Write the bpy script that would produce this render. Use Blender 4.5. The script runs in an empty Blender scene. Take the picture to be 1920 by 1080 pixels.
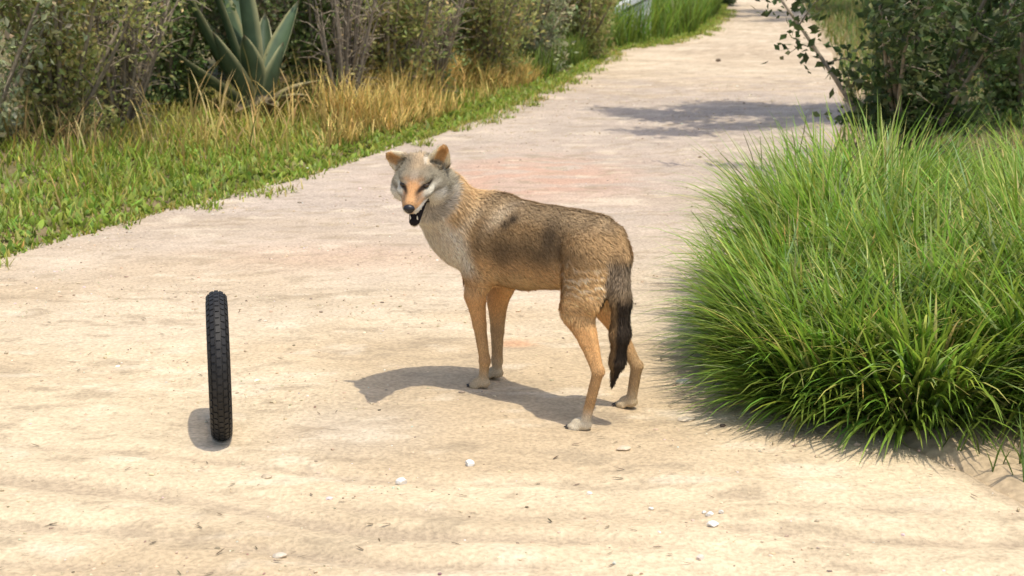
import bpy, math, random
import numpy as np
from mathutils import Vector

rng = np.random.default_rng(7)
random.seed(7)
scene = bpy.context.scene
COL = scene.collection

# ------------------------------------------------------------------ camera
HCAM = 1.35
FPX = 3000.0                      # focal length in pixels of the 1920 wide photograph
PITCH = math.atan(670.0 / FPX)
cam_d = bpy.data.cameras.new('camera')
cam_d.sensor_width = 36.0
cam_d.lens = FPX / 1920.0 * 36.0
cam_d.clip_start = 0.05
cam_d.clip_end = 2000.0
cam_d.dof.use_dof = True
cam_d.dof.focus_distance = 4.65
cam_d.dof.aperture_fstop = 7.0
cam = bpy.data.objects.new('camera', cam_d)
COL.objects.link(cam)
cam.location = (0, 0, HCAM)
cam.rotation_euler = (math.radians(90) - PITCH, 0, 0)
scene.camera = cam

# ------------------------------------------------------------------ sky, sun, exposure
SUN = Vector((0.21, -0.19, 1.0)).normalized()
world = bpy.data.worlds.new('World')
scene.world = world
world.use_nodes = True
wn = world.node_tree.nodes
bgn = wn['Background']
skyn = wn.new('ShaderNodeTexSky')
skyn.sky_type = 'NISHITA'
skyn.sun_disc = False
skyn.sun_elevation = math.asin(SUN.z)
skyn.sun_rotation = math.atan2(SUN.x, SUN.y)
skyn.air_density = 1.0
skyn.dust_density = 3.0
world.node_tree.links.new(skyn.outputs[0], bgn.inputs[0])
bgn.inputs[1].default_value = 0.15
sun_d = bpy.data.lights.new('sun', 'SUN')
sun_d.energy = 2.5
sun_d.angle = math.radians(0.53)
sun_d.color = (1.0, 0.92, 0.78)
sun = bpy.data.objects.new('sun', sun_d)
COL.objects.link(sun)
sun.location = (3, 0, 10)
sun.rotation_euler = SUN.to_track_quat('Z', 'Y').to_euler()
scene.view_settings.view_transform = 'Standard'
scene.view_settings.look = 'None'
scene.view_settings.gamma = 1.0
scene.view_settings.exposure = 0.5

# ------------------------------------------------------------------ photograph pixel helpers
CP, SP = math.cos(PITCH), math.sin(PITCH)

def ray(px, py):
    a, b = (px - 960.0) / FPX, (540.0 - py) / FPX
    return np.array([a, CP + b * SP, -SP + b * CP])

def ground_at(px, py, z=0.0):
    r = ray(px, py)
    t = (z - HCAM) / r[2]
    return np.array([r[0] * t, r[1] * t, z])

def at_depth(px, py, d):
    r = ray(px, py)
    t = d / r[1]
    return np.array([r[0] * t, d, HCAM + r[2] * t])

# ------------------------------------------------------------------ noise
def _hash(ix, iy, iz, seed):
    h = (ix * 374761393 + iy * 668265263 + iz * 2147483647 + seed * 974711) & 0xffffffff
    h = ((h ^ (h >> 13)) * 1274126177) & 0xffffffff
    h = (h ^ (h >> 16)) & 0xffffffff
    return h / 4294967295.0

def vnoise(x, y, z=None, seed=0):
    x = np.asarray(x, float); y = np.asarray(y, float)
    z = np.zeros_like(x) if z is None else np.asarray(z, float)
    xi, yi, zi = np.floor(x).astype(np.int64), np.floor(y).astype(np.int64), np.floor(z).astype(np.int64)
    xf, yf, zf = x - xi, y - yi, z - zi
    xf, yf, zf = [t * t * (3 - 2 * t) for t in (xf, yf, zf)]
    def c(a, b, d): return _hash(xi + a, yi + b, zi + d, seed)
    l = lambda a, b, t: a + (b - a) * t
    return l(l(l(c(0,0,0), c(1,0,0), xf), l(c(0,1,0), c(1,1,0), xf), yf),
             l(l(c(0,0,1), c(1,0,1), xf), l(c(0,1,1), c(1,1,1), xf), yf), zf)

def fbm(x, y, z=None, oct=4, seed=0, gain=0.5):
    s = 0; a = 1; n = 0
    for i in range(oct):
        f = 2.0 ** i
        s = s + a * (vnoise(np.asarray(x) * f, np.asarray(y) * f, None if z is None else np.asarray(z) * f, seed + i) - 0.5)
        n += a; a *= gain
    return s / n

def smooth(e0, e1, x):
    t = np.clip((np.asarray(x, float) - e0) / (e1 - e0), 0, 1)
    return t * t * (3 - 2 * t)

def mixc(a, b, t):
    t = np.asarray(t)[..., None]
    return a * (1 - t) + np.asarray(b) * t

def srgb(r, g, b):
    c = np.array([r, g, b]) / 255.0
    return np.where(c <= 0.04045, c / 12.92, ((c + 0.055) / 1.055) ** 2.4)

def unit(v):
    v = np.asarray(v, float)
    return v / np.maximum(np.linalg.norm(v, axis=-1, keepdims=True), 1e-9)

# ------------------------------------------------------------------ mesh and object helpers
def build_mesh(name, verts, faces, col=None, smooth_shade=True):
    """faces: one integer array (n,3)/(n,4), or a list of such arrays / of lists"""
    me = bpy.data.meshes.new(name)
    verts = np.asarray(verts, np.float32).reshape(-1, 3)
    if isinstance(faces, np.ndarray):
        groups = [faces]
    elif len(faces) and isinstance(faces[0], np.ndarray) and faces[0].ndim == 2:
        groups = faces
    else:
        groups = None
    if groups is None:
        me.from_pydata(verts.tolist(), [], [list(map(int, f)) for f in faces])
    else:
        loops = np.concatenate([g.reshape(-1) for g in groups]).astype(np.int32)
        sizes = np.concatenate([np.full(len(g), g.shape[1]) for g in groups]).astype(np.int32)
        starts = np.concatenate([[0], np.cumsum(sizes)[:-1]]).astype(np.int32)
        me.vertices.add(len(verts)); me.vertices.foreach_set('co', verts.ravel())
        me.loops.add(len(loops)); me.loops.foreach_set('vertex_index', loops)
        me.polygons.add(len(sizes)); me.polygons.foreach_set('loop_start', starts)
        me.update(calc_edges=True)
        me.validate()
    if col is not None:
        col = np.asarray(col, np.float32)
        if col.shape[1] == 3:
            col = np.concatenate([col, np.ones((len(col), 1), np.float32)], 1)
        at = me.color_attributes.new('col', 'FLOAT_COLOR', 'POINT')
        at.data.foreach_set('color', col.ravel())
    me.polygons.foreach_set('use_smooth', np.full(len(me.polygons), smooth_shade))
    return me

def obj(name, me, mat=None, parent=None, loc=None):
    o = bpy.data.objects.new(name, me)
    COL.objects.link(o)
    if mat is not None and me is not None and not me.materials:
        me.materials.append(mat)
    if loc is not None:
        o.location = loc
    if parent is not None:
        o.parent = parent
    return o

def tag(o, label=None, cat=None, group=None, kind=None):
    if label: o['label'] = label
    if cat: o['category'] = cat
    if group: o['group'] = group
    if kind: o['kind'] = kind
    return o

def empty(name, loc=(0, 0, 0)):
    o = bpy.data.objects.new(name, None)
    COL.objects.link(o)
    o.location = loc
    o.empty_display_size = 0.1
    return o

def tube(pts, radii, n=8, cap=True):
    """tapered tube through pts; returns verts, quads list"""
    pts = np.asarray(pts, float); m = len(pts)
    tang = unit(np.gradient(pts, axis=0))
    ref = np.array([0.3, 0.9, 0.31])
    if abs(np.dot(unit(ref), tang[0])) > 0.9: ref = np.array([1.0, 0, 0])
    V = []
    for i in range(m):
        a = unit(np.cross(tang[i], ref)); b = np.cross(tang[i], a)
        th = np.arange(n) * 2 * math.pi / n
        V.append(pts[i] + radii[i] * (np.cos(th)[:, None] * a + np.sin(th)[:, None] * b))
    V = np.concatenate(V)
    i = np.arange(m - 1)[:, None] * n; j = np.arange(n)[None, :]; k = (j + 1) % n
    F = np.stack([i + j, i + k, i + n + k, i + n + j], -1).reshape(-1, 4)
    return V, F

class Bag:
    """collects pieces of one mesh"""
    def __init__(s): s.v = []; s.f = []; s.c = []; s.n = 0
    def add(s, v, f, c=None):
        s.v.append(np.asarray(v)); s.f.append(np.asarray(f) + s.n); s.n += len(v)
        if c is not None:
            c = np.asarray(c, float)
            s.c.append(np.tile(c, (len(v), 1)) if c.ndim == 1 else c)
    def mesh(s, name, sm=True):
        q = [f for f in s.f if f.shape[1] == 4]; t = [f for f in s.f if f.shape[1] == 3]
        g = ([np.concatenate(q)] if q else []) + ([np.concatenate(t)] if t else [])
        return build_mesh(name, np.concatenate(s.v), g, np.concatenate(s.c) if s.c else None, sm)

# ------------------------------------------------------------------ materials
def new_mat(name):
    m = bpy.data.materials.new(name); m.use_nodes = True
    nt = m.node_tree; b = nt.nodes['Principled BSDF']
    return m, nt, b

def mat_attr(name, rough=0.8, transl=0.0, spec=0.3, noise_scale=None, noise_amt=0.3, bump=0.0, sheen=0.0):
    m, nt, b = new_mat(name)
    at = nt.nodes.new('ShaderNodeAttribute'); at.attribute_name = 'col'
    colout = at.outputs['Color']
    if noise_scale:
        tc = nt.nodes.new('ShaderNodeTexCoord')
        nz = nt.nodes.new('ShaderNodeTexNoise'); nz.inputs['Scale'].default_value = noise_scale; nz.inputs['Detail'].default_value = 5
        nt.links.new(tc.outputs['Object'], nz.inputs['Vector'])
        mr = nt.nodes.new('ShaderNodeMapRange')
        mr.inputs['From Min'].default_value = 0.25; mr.inputs['From Max'].default_value = 0.75
        mr.inputs['To Min'].default_value = 1 - noise_amt; mr.inputs['To Max'].default_value = 1 + noise_amt
        nt.links.new(nz.outputs['Fac'], mr.inputs['Value'])
        mx = nt.nodes.new('ShaderNodeVectorMath'); mx.operation = 'SCALE'
        nt.links.new(colout, mx.inputs[0]); nt.links.new(mr.outputs[0], mx.inputs['Scale'])
        colout = mx.outputs[0]
        if bump:
            bp = nt.nodes.new('ShaderNodeBump'); bp.inputs['Strength'].default_value = bump; bp.inputs['Distance'].default_value = 0.01
            nt.links.new(nz.outputs['Fac'], bp.inputs['Height']); nt.links.new(bp.outputs[0], b.inputs['Normal'])
    nt.links.new(colout, b.inputs['Base Color'])
    b.inputs['Roughness'].default_value = rough
    b.inputs['Specular IOR Level'].default_value = spec
    if sheen:
        b.inputs['Sheen Weight'].default_value = sheen
    if transl:
        tr = nt.nodes.new('ShaderNodeBsdfTranslucent'); nt.links.new(colout, tr.inputs['Color'])
        ms = nt.nodes.new('ShaderNodeMixShader'); ms.inputs[0].default_value = transl
        nt.links.new(b.outputs[0], ms.inputs[1]); nt.links.new(tr.outputs[0], ms.inputs[2])
        nt.links.new(ms.outputs[0], nt.nodes['Material Output'].inputs['Surface'])
    return m

def mat_plain(name, c, rough=0.6, spec=0.4, noise_scale=30, amt=0.25, bump=0.2, bdist=0.004):
    m, nt, b = new_mat(name)
    tc = nt.nodes.new('ShaderNodeTexCoord')
    nz = nt.nodes.new('ShaderNodeTexNoise'); nz.inputs['Scale'].default_value = noise_scale; nz.inputs['Detail'].default_value = 6
    nt.links.new(tc.outputs['Object'], nz.inputs['Vector'])
    rp = nt.nodes.new('ShaderNodeValToRGB')
    c = np.asarray(c, float)
    rp.color_ramp.elements[0].position = 0.3; rp.color_ramp.elements[1].position = 0.7
    rp.color_ramp.elements[0].color = (*np.clip(c * (1 - amt), 0, 1), 1)
    rp.color_ramp.elements[1].color = (*np.clip(c * (1 + amt), 0, 1), 1)
    nt.links.new(nz.outputs['Fac'], rp.inputs[0]); nt.links.new(rp.outputs[0], b.inputs['Base Color'])
    b.inputs['Roughness'].default_value = rough; b.inputs['Specular IOR Level'].default_value = spec
    if bump:
        bp = nt.nodes.new('ShaderNodeBump'); bp.inputs['Strength'].default_value = bump; bp.inputs['Distance'].default_value = bdist
        nt.links.new(nz.outputs['Fac'], bp.inputs['Height']); nt.links.new(bp.outputs[0], b.inputs['Normal'])
    return m

M_ROAD = mat_attr('dirt', rough=0.95, spec=0.1, noise_scale=75, noise_amt=0.24, bump=0.8)
M_GROUND = mat_attr('soil', rough=0.95, spec=0.1, noise_scale=40, noise_amt=0.3, bump=0.6)
M_LEAF = mat_attr('leaf', rough=0.55, transl=0.45, spec=0.35)
M_GRASS = mat_attr('grass_blade', rough=0.5, transl=0.45, spec=0.4)
M_DRY = mat_attr('dry_stalk', rough=0.7, transl=0.25, spec=0.2)
M_BARK = mat_attr('bark', rough=0.9, spec=0.15, noise_scale=35, noise_amt=0.4, bump=0.8)
M_AGAVE = mat_attr('agave_skin', rough=0.45, spec=0.35, noise_scale=14, noise_amt=0.2, bump=0.1)
M_STONE = mat_attr('stone', rough=0.9, spec=0.2, noise_scale=60, noise_amt=0.25, bump=0.5)
M_SKIN = mat_attr('coyote_skin', rough=0.85, spec=0.1)
M_FUR = mat_attr('fur', rough=0.75, transl=0.12, spec=0.2)

# ------------------------------------------------------------------ road layout (metres, camera at the origin looking along +Y)
DL = np.array([-6, 0, 3, 6, 7.2, 8.38, 9.04, 10.07, 10.89, 12.02, 13.78, 14.88, 18.6, 19.95, 21.5, 26.3, 32.4, 60, 200.])
XL = np.array([-7.6, -5.0, -3.75, -2.5, -2.02, -1.51, -1.22, -0.88, -0.58, -0.24, 0.18, 0.44, 1.17, 1.78, 2.41, 3.33, 4.26, 7.5, 30.])
DR = np.array([-6, 0, 3.4, 4.2, 5, 6, 7, 9, 12, 16, 18.3, 22, 26, 32, 42, 60, 200.])
XR = np.array([1.5, 1.45, 1.35, 1.02, 0.80, 0.80, 1.05, 1.75, 2.5, 3.2, 3.6, 4.15, 4.7, 5.7, 7.4, 10.0, 34.])

def road_l(d): return np.interp(d, DL, XL) + 0.10 * fbm(np.asarray(d) * 1.7, np.zeros_like(np.asarray(d, float)), oct=3, seed=31)
def road_r(d): return np.interp(d, DR, XR) + 0.10 * fbm(np.asarray(d) * 1.5, np.zeros_like(np.asarray(d, float)) + 5, oct=3, seed=37)

def road_z(x, y):
    z = 0.028 * fbm(x * 0.9, y * 0.9, oct=3, seed=3) + 0.016 * fbm(x * 5, y * 5, oct=3, seed=11)
    z = z + 0.008 * fbm(x * 19, y * 13, oct=3, seed=15, gain=0.65)
    # shallow ruts crossing in front of the camera
    for x0, y0, sl, dep, w in ((-0.7, 3.66, -0.30, 0.010, 0.045), (-0.7, 3.44, -0.22, 0.009, 0.05), (-0.3, 3.66, -0.24, 0.008, 0.04), (-0.1, 3.84, -0.26, 0.007, 0.04), (-0.9, 3.26, -0.10, 0.007, 0.05)):
        c = y0 + sl * (x - x0) + 0.05 * np.sin(x * 2.3 + x0) + 0.03 * np.sin(x * 6.1)
        t = (y - c) / w
        fade = 0.45 + 0.55 * smooth(-0.2, 0.2, fbm(x * 1.8 + x0, y * 0.4, oct=2, seed=51))
        z = z - dep * fade * np.exp(-t * t) + dep * 0.4 * fade * np.exp(-(t - 1.7) ** 2)
    return z

def ground_z(x, y):
    x = np.asarray(x, float); y = np.asarray(y, float)
    l = road_l(y) - x; r = x - road_r(y)
    out = np.maximum(l, r)
    z = -0.07 + 0.10 * smooth(-0.12, 0.10, out) + 0.20 * smooth(0.2, 3.0, l) + 0.12 * smooth(0.3, 3.0, r)
    z = z + 0.05 * fbm(x * 0.7, y * 0.7, oct=3, seed=5) * smooth(0.0, 0.5, out) + 0.02 * fbm(x * 6, y * 6, oct=2, seed=6)
    far = smooth(35, 120, np.hypot(x, y))
    return z * (1 - far) + far * (0.25 + 3.0 * fbm(x / 40, y / 40, oct=2, seed=77) * smooth(60, 200, np.hypot(x, y)))

def surf_z(x, y):
    x = np.asarray(x, float); y = np.asarray(y, float)
    out = np.maximum(road_l(y) - x, x - road_r(y))
    return np.where(out < 0.02, np.maximum(road_z(x, y), ground_z(x, y)), ground_z(x, y))

def spaced(segs):
    """segs: [(start, end, step), ...] -> coordinates"""
    out = []
    for a, b, s in segs:
        out.append(np.linspace(a, b, max(2, int(round((b - a) / s)) + 1))[:-1])
    return np.concatenate(out + [[segs[-1][1]]])

# ---- ground sheet
gx = spaced([(-400, -60, 34), (-60, -12, 3), (-12, -5, 0.4), (-5, 6, 0.07), (6, 14, 0.35), (14, 60, 3), (60, 400, 34)])
gy = spaced([(-300, -20, 28), (-20, 0, 1.5), (0, 3, 0.3), (3, 17, 0.07), (17, 30, 0.25), (30, 70, 2), (70, 500, 40)])
GX, GY = np.meshgrid(gx, gy)
GZ = ground_z(GX, GY)
n1 = fbm(GX * 1.3, GY * 1.3, oct=4, seed=21) + 0.5
gc = mixc(np.broadcast_to(np.array([0.20, 0.155, 0.085]), GX.shape + (3,)), np.array([0.12, 0.115, 0.045]), smooth(0.35, 0.65, n1))
out_ = np.maximum(road_l(GY) - GX, GX - road_r(GY)) + 0.35 * fbm(GX * 3, GY * 3, oct=3, seed=23)
gc = mixc(gc, np.array([0.50, 0.385, 0.25]), 0.85 * smooth(0.45, 0.05, out_) * (GX > 0))
ny_, nx_ = GX.shape
ii = (np.arange(ny_ - 1)[:, None] * nx_ + np.arange(nx_ - 1)[None, :])
gf = np.stack([ii, ii + 1, ii + nx_ + 1, ii + nx_], -1).reshape(-1, 4)
ground = obj('ground', build_mesh('ground', np.stack([GX, GY, GZ], -1).reshape(-1, 3), gf, gc.reshape(-1, 3)), M_GROUND)
tag(ground, kind='structure')

# ---- dirt road
ry = spaced([(-6, 2.6, 0.4), (2.6, 6.2, 0.017), (6.2, 10, 0.035), (10, 18, 0.07), (18, 34, 0.2), (34, 60, 1), (60, 200, 10)])
rt = np.linspace(0, 1, 270)
RY = np.repeat(ry[:, None], len(rt), 1)
a_, b_ = road_l(ry) - 0.12, road_r(ry) + 0.12
RX = a_[:, None] + (b_ - a_)[:, None] * rt[None, :]
edge = np.minimum(RX - a_[:, None], b_[:, None] - RX)
RZ = road_z(RX, RY) * smooth(0, 0.3, edge) - 0.07 * (1 - smooth(0.0, 0.14 + 0.05 * fbm(RX * 9, RY * 9, seed=8), edge))
base = np.array([0.50, 0.385, 0.235])
pale = np.array([0.62, 0.50, 0.325])
grey = np.array([0.43, 0.36, 0.30])
redd = np.array([0.50, 0.325, 0.235])
nA = fbm(RX * 0.8, RY * 1.6, oct=5, seed=41) + 0.5
nB = fbm(RX * 3.5, RY * 8.0, oct=4, seed=42) + 0.5
rc = mixc(np.broadcast_to(base, RX.shape + (3,)), pale, smooth(0.42, 0.66, nA))
rc = mixc(rc, grey, 0.15 + 0.75 * smooth(4.6, 8.5, RY + 2.5 * (nA - 0.5)) * (1 - 0.6 * smooth(12.5, 16, RY + 5 * (nB - 0.5))))
rc = rc * (1 + 0.35 * smooth(7, 11, RY) * fbm(RX * 3.0, RY * 3.0, oct=5, seed=48, gain=0.75))[..., None]
def blob(px, py, rx, ry_):
    p = ground_at(px, py)
    return np.exp(-(((RX - p[0]) / rx) ** 2 + ((RY - p[1]) / ry_) ** 2))
rc = mixc(rc, redd, np.clip(0.9 * blob(1010, 325, 0.55, 0.8) * smooth(0.35, 0.6, nB) + 0.5 * blob(930, 345, 0.5, 0.5) + 0.35 * blob(640, 480, 0.5, 0.3), 0, 0.85))
rc = mixc(rc, np.array([0.56, 0.33, 0.19]), np.clip(1.3 * blob(968, 642, 0.055, 0.05), 0, 0.8))
rc = mixc(rc, np.array([0.44, 0.385, 0.31]), np.clip(0.55 * blob(660, 800, 0.22, 0.25), 0, 0.5))
crumb = smooth(0.60, 0.72, fbm(RX * 7, RY * 15, oct=4, seed=43, gain=0.6) + 0.5)
rc = mixc(rc, np.array([0.34, 0.27, 0.18]), 0.55 * crumb)
rc = rc * (1 + 0.32 * fbm(RX * 11, RY * 26, oct=4, seed=46, gain=0.7) + 0.20 * fbm(RX * 2.2, RY * 4.5, oct=3, seed=47))[..., None]
rc = mixc(rc, np.array([0.70, 0.60, 0.45]), 0.4 * smooth(0.62, 0.75, fbm(RX * 5, RY * 11, oct=4, seed=44) + 0.5))
# darker tone in the bottom of the ruts
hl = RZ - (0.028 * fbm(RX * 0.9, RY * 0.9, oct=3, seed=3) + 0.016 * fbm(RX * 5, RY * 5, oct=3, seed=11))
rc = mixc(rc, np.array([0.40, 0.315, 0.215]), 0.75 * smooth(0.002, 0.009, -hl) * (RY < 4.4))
ny_, nx_ = RX.shape
ii = (np.arange(ny_ - 1)[:, None] * nx_ + np.arange(nx_ - 1)[None, :])
rf = np.stack([ii, ii + 1, ii + nx_ + 1, ii + nx_], -1).reshape(-1, 4)
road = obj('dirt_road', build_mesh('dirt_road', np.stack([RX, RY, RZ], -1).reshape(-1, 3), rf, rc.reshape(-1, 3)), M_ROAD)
tag(road, kind='structure')

# ------------------------------------------------------------------ coyote
# local frame: u along the spine towards the shoulders, v to the animal's left, z up
TH = math.radians(45.5)
HD = np.array([-math.cos(TH), math.sin(TH), 0.0])
LF = np.array([-math.sin(TH), -math.cos(TH), 0.0])
ZU = np.array([0, 0, 1.0])
pr_n, pr_f = ground_at(1091, 806), ground_at(1180, 764)
ORG = (pr_n + pr_f) / 2; ORG[2] = 0
ORG = ORG - 0.015 * HD
BASIS = np.stack([HD, LF, ZU])             # rows: local axes in world

def to_local(p): return (np.asarray(p) - ORG) @ BASIS.T
def to_world(p): return np.asarray(p) @ BASIS + ORG
def J(px, py, v):
    """pixel -> local point on the vertical plane v = const"""
    r = ray(px, py); c = np.array([0, 0, HCAM])
    t = (v - np.dot(c - ORG, LF)) / np.dot(r, LF)
    return to_local(c + r * t)
def G(px, py): return to_local(ground_at(px, py))

# head frame
HEADP = to_local(at_depth(787, 329, 4.56))
_f = unit(np.array([-0.145, -0.915, -0.375]))
_s = unit(np.array([1.0, 0, 0.03]) - np.dot(np.array([1.0, 0, 0.03]), _f) * _f)
_t = np.cross(_f, _s)
HF, HS, HT = BASIS @ _f, BASIS @ _s, BASIS @ _t      # in local coordinates
HB = np.stack([HF, HS, HT])
def hp(f, s, t): return HEADP + f * HF + s * HS + t * HT
TF = 0.019                                   # face set a little up on the skull
def fp(f, s, t): return hp(f, s, t + TF)
def to_head(p): return (p - HEADP) @ HB.T

VOX = 0.0045
lo = np.array([-0.30, -0.20, -0.02]); hi = np.array([0.80, 0.50, 0.80])
dims = np.ceil((hi - lo) / VOX).astype(int) + 1
FLD = np.full(dims, 0.1, np.float32)
AX = [lo[i] + VOX * np.arange(dims[i]) for i in range(3)]

def sub(bl, bh):
    sl = []
    for i in range(3):
        a = max(0, int((bl[i] - lo[i]) / VOX)); b = min(dims[i], int((bh[i] - lo[i]) / VOX) + 2)
        sl.append(slice(a, max(a + 1, b)))
    P = np.stack(np.meshgrid(AX[0][sl[0]], AX[1][sl[1]], AX[2][sl[2]], indexing='ij'), -1)
    return tuple(sl), P

def smin(a, b, k):
    h = np.clip(0.5 + 0.5 * (b - a) / k, 0, 1)
    return b * (1 - h) + a * h - k * h * (1 - h)

def cone(a, b, ra, rb, k=0.02, sq=None):
    """round cone; sq squashes the side (v) axis"""
    a = np.asarray(a, float); b = np.asarray(b, float); R = max(ra, rb) + 0.05
    sl, P = sub(np.minimum(a, b) - R, np.maximum(a, b) + R)
    A, B = a.copy(), b.copy()
    if sq:
        c = np.array([1, 1 / sq, 1]); P = P * c; A = A * c; B = B * c
    ab = B - A; L2 = np.dot(ab, ab)
    t = np.clip(((P - A) @ ab) / L2, 0, 1)
    d = np.linalg.norm(P - A - t[..., None] * ab, axis=-1) - (ra + (rb - ra) * t)
    if sq: d = d * (0.5 + 0.5 * sq)
    FLD[sl] = smin(FLD[sl], d.astype(np.float32), k)

def ell(c, axes, rad, k=0.015, cut=False, taper=0.0):
    c = np.asarray(c, float); rad = np.asarray(rad, float); R = rad.max() + 0.05
    sl, P = sub(c - R, c + R)
    q = (P - c) @ np.asarray(axes).T
    if taper: q[..., 1] = q[..., 1] / np.clip(1.05 - taper * q[..., 0] / rad[0], 0.25, 1.6)
    k0 = np.linalg.norm(q / rad, axis=-1); k1 = np.linalg.norm(q / (rad * rad), axis=-1)
    d = (k0 * (k0 - 1) / np.maximum(k1, 1e-6)).astype(np.float32)
    if cut:
        FLD[sl] = -smin(-FLD[sl], d, k)
    else:
        FLD[sl] = smin(FLD[sl], d, k)
EYE3 = np.eye(3)

# --- trunk: deep chest, tucked waist, sloping rump
spine = [(0.030, 0.482, 0.060), (0.055, 0.488, 0.092), (0.14, 0.482, 0.102), (0.24, 0.470, 0.113), (0.35, 0.460, 0.124), (0.45, 0.458, 0.124), (0.515, 0.468, 0.098)]
for (u0, z0, r0), (u1, z1, r1) in zip(spine[:-1], spine[1:]):
    cone((u0, 0, z0), (u1, 0, z1), r0, r1, 0.03, 0.70)
# --- neck bending to the animal's left, thick with fur
n0, n3 = np.array([0.47, 0.0, 0.49]), HEADP - 0.035 * HF - 0.02 * HT
n1_ = np.array([0.565, 0.055, 0.505]); n2_ = 0.45 * n1_ + 0.55 * n3
cone(n0, n1_, 0.108, 0.100, 0.04); cone(n1_, n2_, 0.100, 0.082, 0.03); cone(n2_, n3, 0.082, 0.062, 0.03)
cone(n1_ - [0.02, -0.01, 0.06], n3 - 0.045 * HT, 0.07, 0.045, 0.03)

# --- near (left) foreleg
fn = G(905, 727); ff = G(931, 708)
sh = np.array([0.47, 0.055, 0.43]); el = J(891, 548, 0.060); wr = J(909, 672, fn[1]); pa = np.array([fn[0] - 0.004, fn[1], 0.045])
cone(sh, el, 0.078, 0.036, 0.03, 0.75); cone(el, el + 0.45 * (wr - el), 0.031, 0.0195, 0.012); cone(el + 0.45 * (wr - el), wr, 0.0195, 0.0150, 0.008)
ell(wr, EYE3, (0.0175, 0.0165, 0.020), 0.008)
cone(wr, pa, 0.0150, 0.0140, 0.006)
def paw(c, yaw=0.0, size=1.0):
    ca, sa = math.cos(yaw), math.sin(yaw)
    fw = np.array([ca, sa, 0]); sd = np.array([-sa, ca, 0])
    c = np.array([c[0], c[1], 0.0])
    zc = lambda z: np.array([0, 0, z])
    ell(c + 0.004 * fw + zc(0.024), np.stack([fw, sd, ZU]), np.array([0.030, 0.019, 0.017]) * size, 0.010)
    for k, off in enumerate((-0.0175, -0.0064, 0.0064, 0.0175)):
        fo = 0.030 if k in (1, 2) else 0.021
        ell(c + fo * fw + off * sd + zc(0.0125), np.stack([fw, sd, ZU]), np.array([0.0175, 0.0074, 0.0112]) * size, 0.0020)
paw(fn, 0.25)
# --- far (right) foreleg
sh2 = np.array([0.46, -0.06, 0.43]); el2 = J(933, 560, -0.075); wr2 = J(932, 672, ff[1])
cone(sh2, el2, 0.075, 0.034, 0.03, 0.75); cone(el2, 0.5 * (el2 + wr2), 0.031, 0.0200, 0.012); cone(0.5 * (el2 + wr2), wr2, 0.0200, 0.0155, 0.008)
ell(wr2, EYE3, (0.0175, 0.0165, 0.020), 0.008)
cone(wr2, (ff[0] - 0.004, ff[1], 0.045), 0.0155, 0.0140, 0.006); paw(ff, 0.1)
# --- near (left) hind leg: high stifle, hock pointing back
hn = G(1093, 806); hf = G(1181, 763)
hip = np.array([0.045, 0.052, 0.465]); st = J(1081, 578, 0.092); hk = J(1121, 694, hn[1] - 0.005); mt = np.array([hn[0] - 0.012, hn[1], 0.045])
cone(hip, st, 0.088, 0.048, 0.03, 0.72)
cone((0.012, 0.05, 0.43), st + [-0.035, 0, 0.03], 0.055, 0.045, 0.03, 0.75)
cone(st, st + 0.50 * (hk - st), 0.044, 0.021, 0.02); cone(st + 0.50 * (hk - st), hk, 0.021, 0.0145, 0.01)
cone(st + [-0.035, 0, -0.005], hk + [-0.010, 0, 0.014], 0.022, 0.007, 0.008)
cone(hk, mt, 0.0150, 0.0135, 0.006); ell(hk + [-0.012, 0, 0.006], EYE3, (0.012, 0.010, 0.015), 0.008); paw(hn, 0.35, 1.05)
# --- far (right) hind leg, set back
hip2 = np.array([0.055, -0.045, 0.465]); st2 = J(1132, 560, -0.09); hk2 = J(1194, 683, hf[1])
cone(hip2, st2, 0.074, 0.045, 0.03, 0.72); cone(st2, 0.5 * (st2 + hk2), 0.042, 0.022, 0.02); cone(0.5 * (st2 + hk2), hk2, 0.022, 0.0155, 0.01)
cone(hk2, (hf[0] - 0.008, hf[1], 0.045), 0.0165, 0.0150, 0.006); ell(hk2 + [-0.010, 0, 0.006], EYE3, (0.012, 0.011, 0.015), 0.008); paw(hf, 0.25)
# --- tail hanging straight down
tl = [J(1152, 436, 0.0), J(1163, 480, 0.02), J(1165, 560, 0.03), J(1163, 620, 0.03), J(1158, 672, 0.03), J(1148, 716, 0.03)]
tr_ = [0.028, 0.027, 0.026, 0.025, 0.019, 0.005]
for i in range(len(tl) - 1):
    cone(tl[i], tl[i + 1], tr_[i], tr_[i + 1], 0.02)
TAIL = np.array(tl)
# --- head
ell(hp(-0.010, 0, 0.006), HB, (0.076, 0.060, 0.048), 0.02)
ell(hp(0.040, 0, 0.018), HB, (0.044, 0.042, 0.032), 0.02)
for s in (-1, 1):
    ell(hp(0.000, s * 0.046, -0.026), HB, (0.050, 0.036, 0.042), 0.02)
    ell(fp(0.060, s * 0.027, 0.017), HB, (0.022, 0.018, 0.011), 0.010)       # brow
    ell(fp(0.066, s * 0.034, -0.020), HB, (0.026, 0.018, 0.016), 0.012)      # cheek bone
    ell(fp(0.074, s * 0.030, 0.002), HB, (0.012, 0.013, 0.0075), 0.004, cut=True)   # eye socket
cone(fp(0.055, 0, -0.008), fp(0.138, 0, -0.027), 0.034, 0.0205, 0.014)       # muzzle
for s in (-1, 1):
    cone(fp(0.085, s * 0.017, -0.032), fp(0.135, s * 0.010, -0.040), 0.019, 0.014, 0.010)   # upper lip
cone(fp(0.015, 0, -0.058), fp(0.106, 0, -0.101), 0.030, 0.0155, 0.004)       # lower jaw, open
ell(fp(0.088, 0, -0.066), np.stack([unit(HF - 0.34 * HT), HS, unit(HT + 0.34 * HF)]), (0.060, 0.023, 0.0130), 0.004, cut=True)   # mouth
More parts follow.
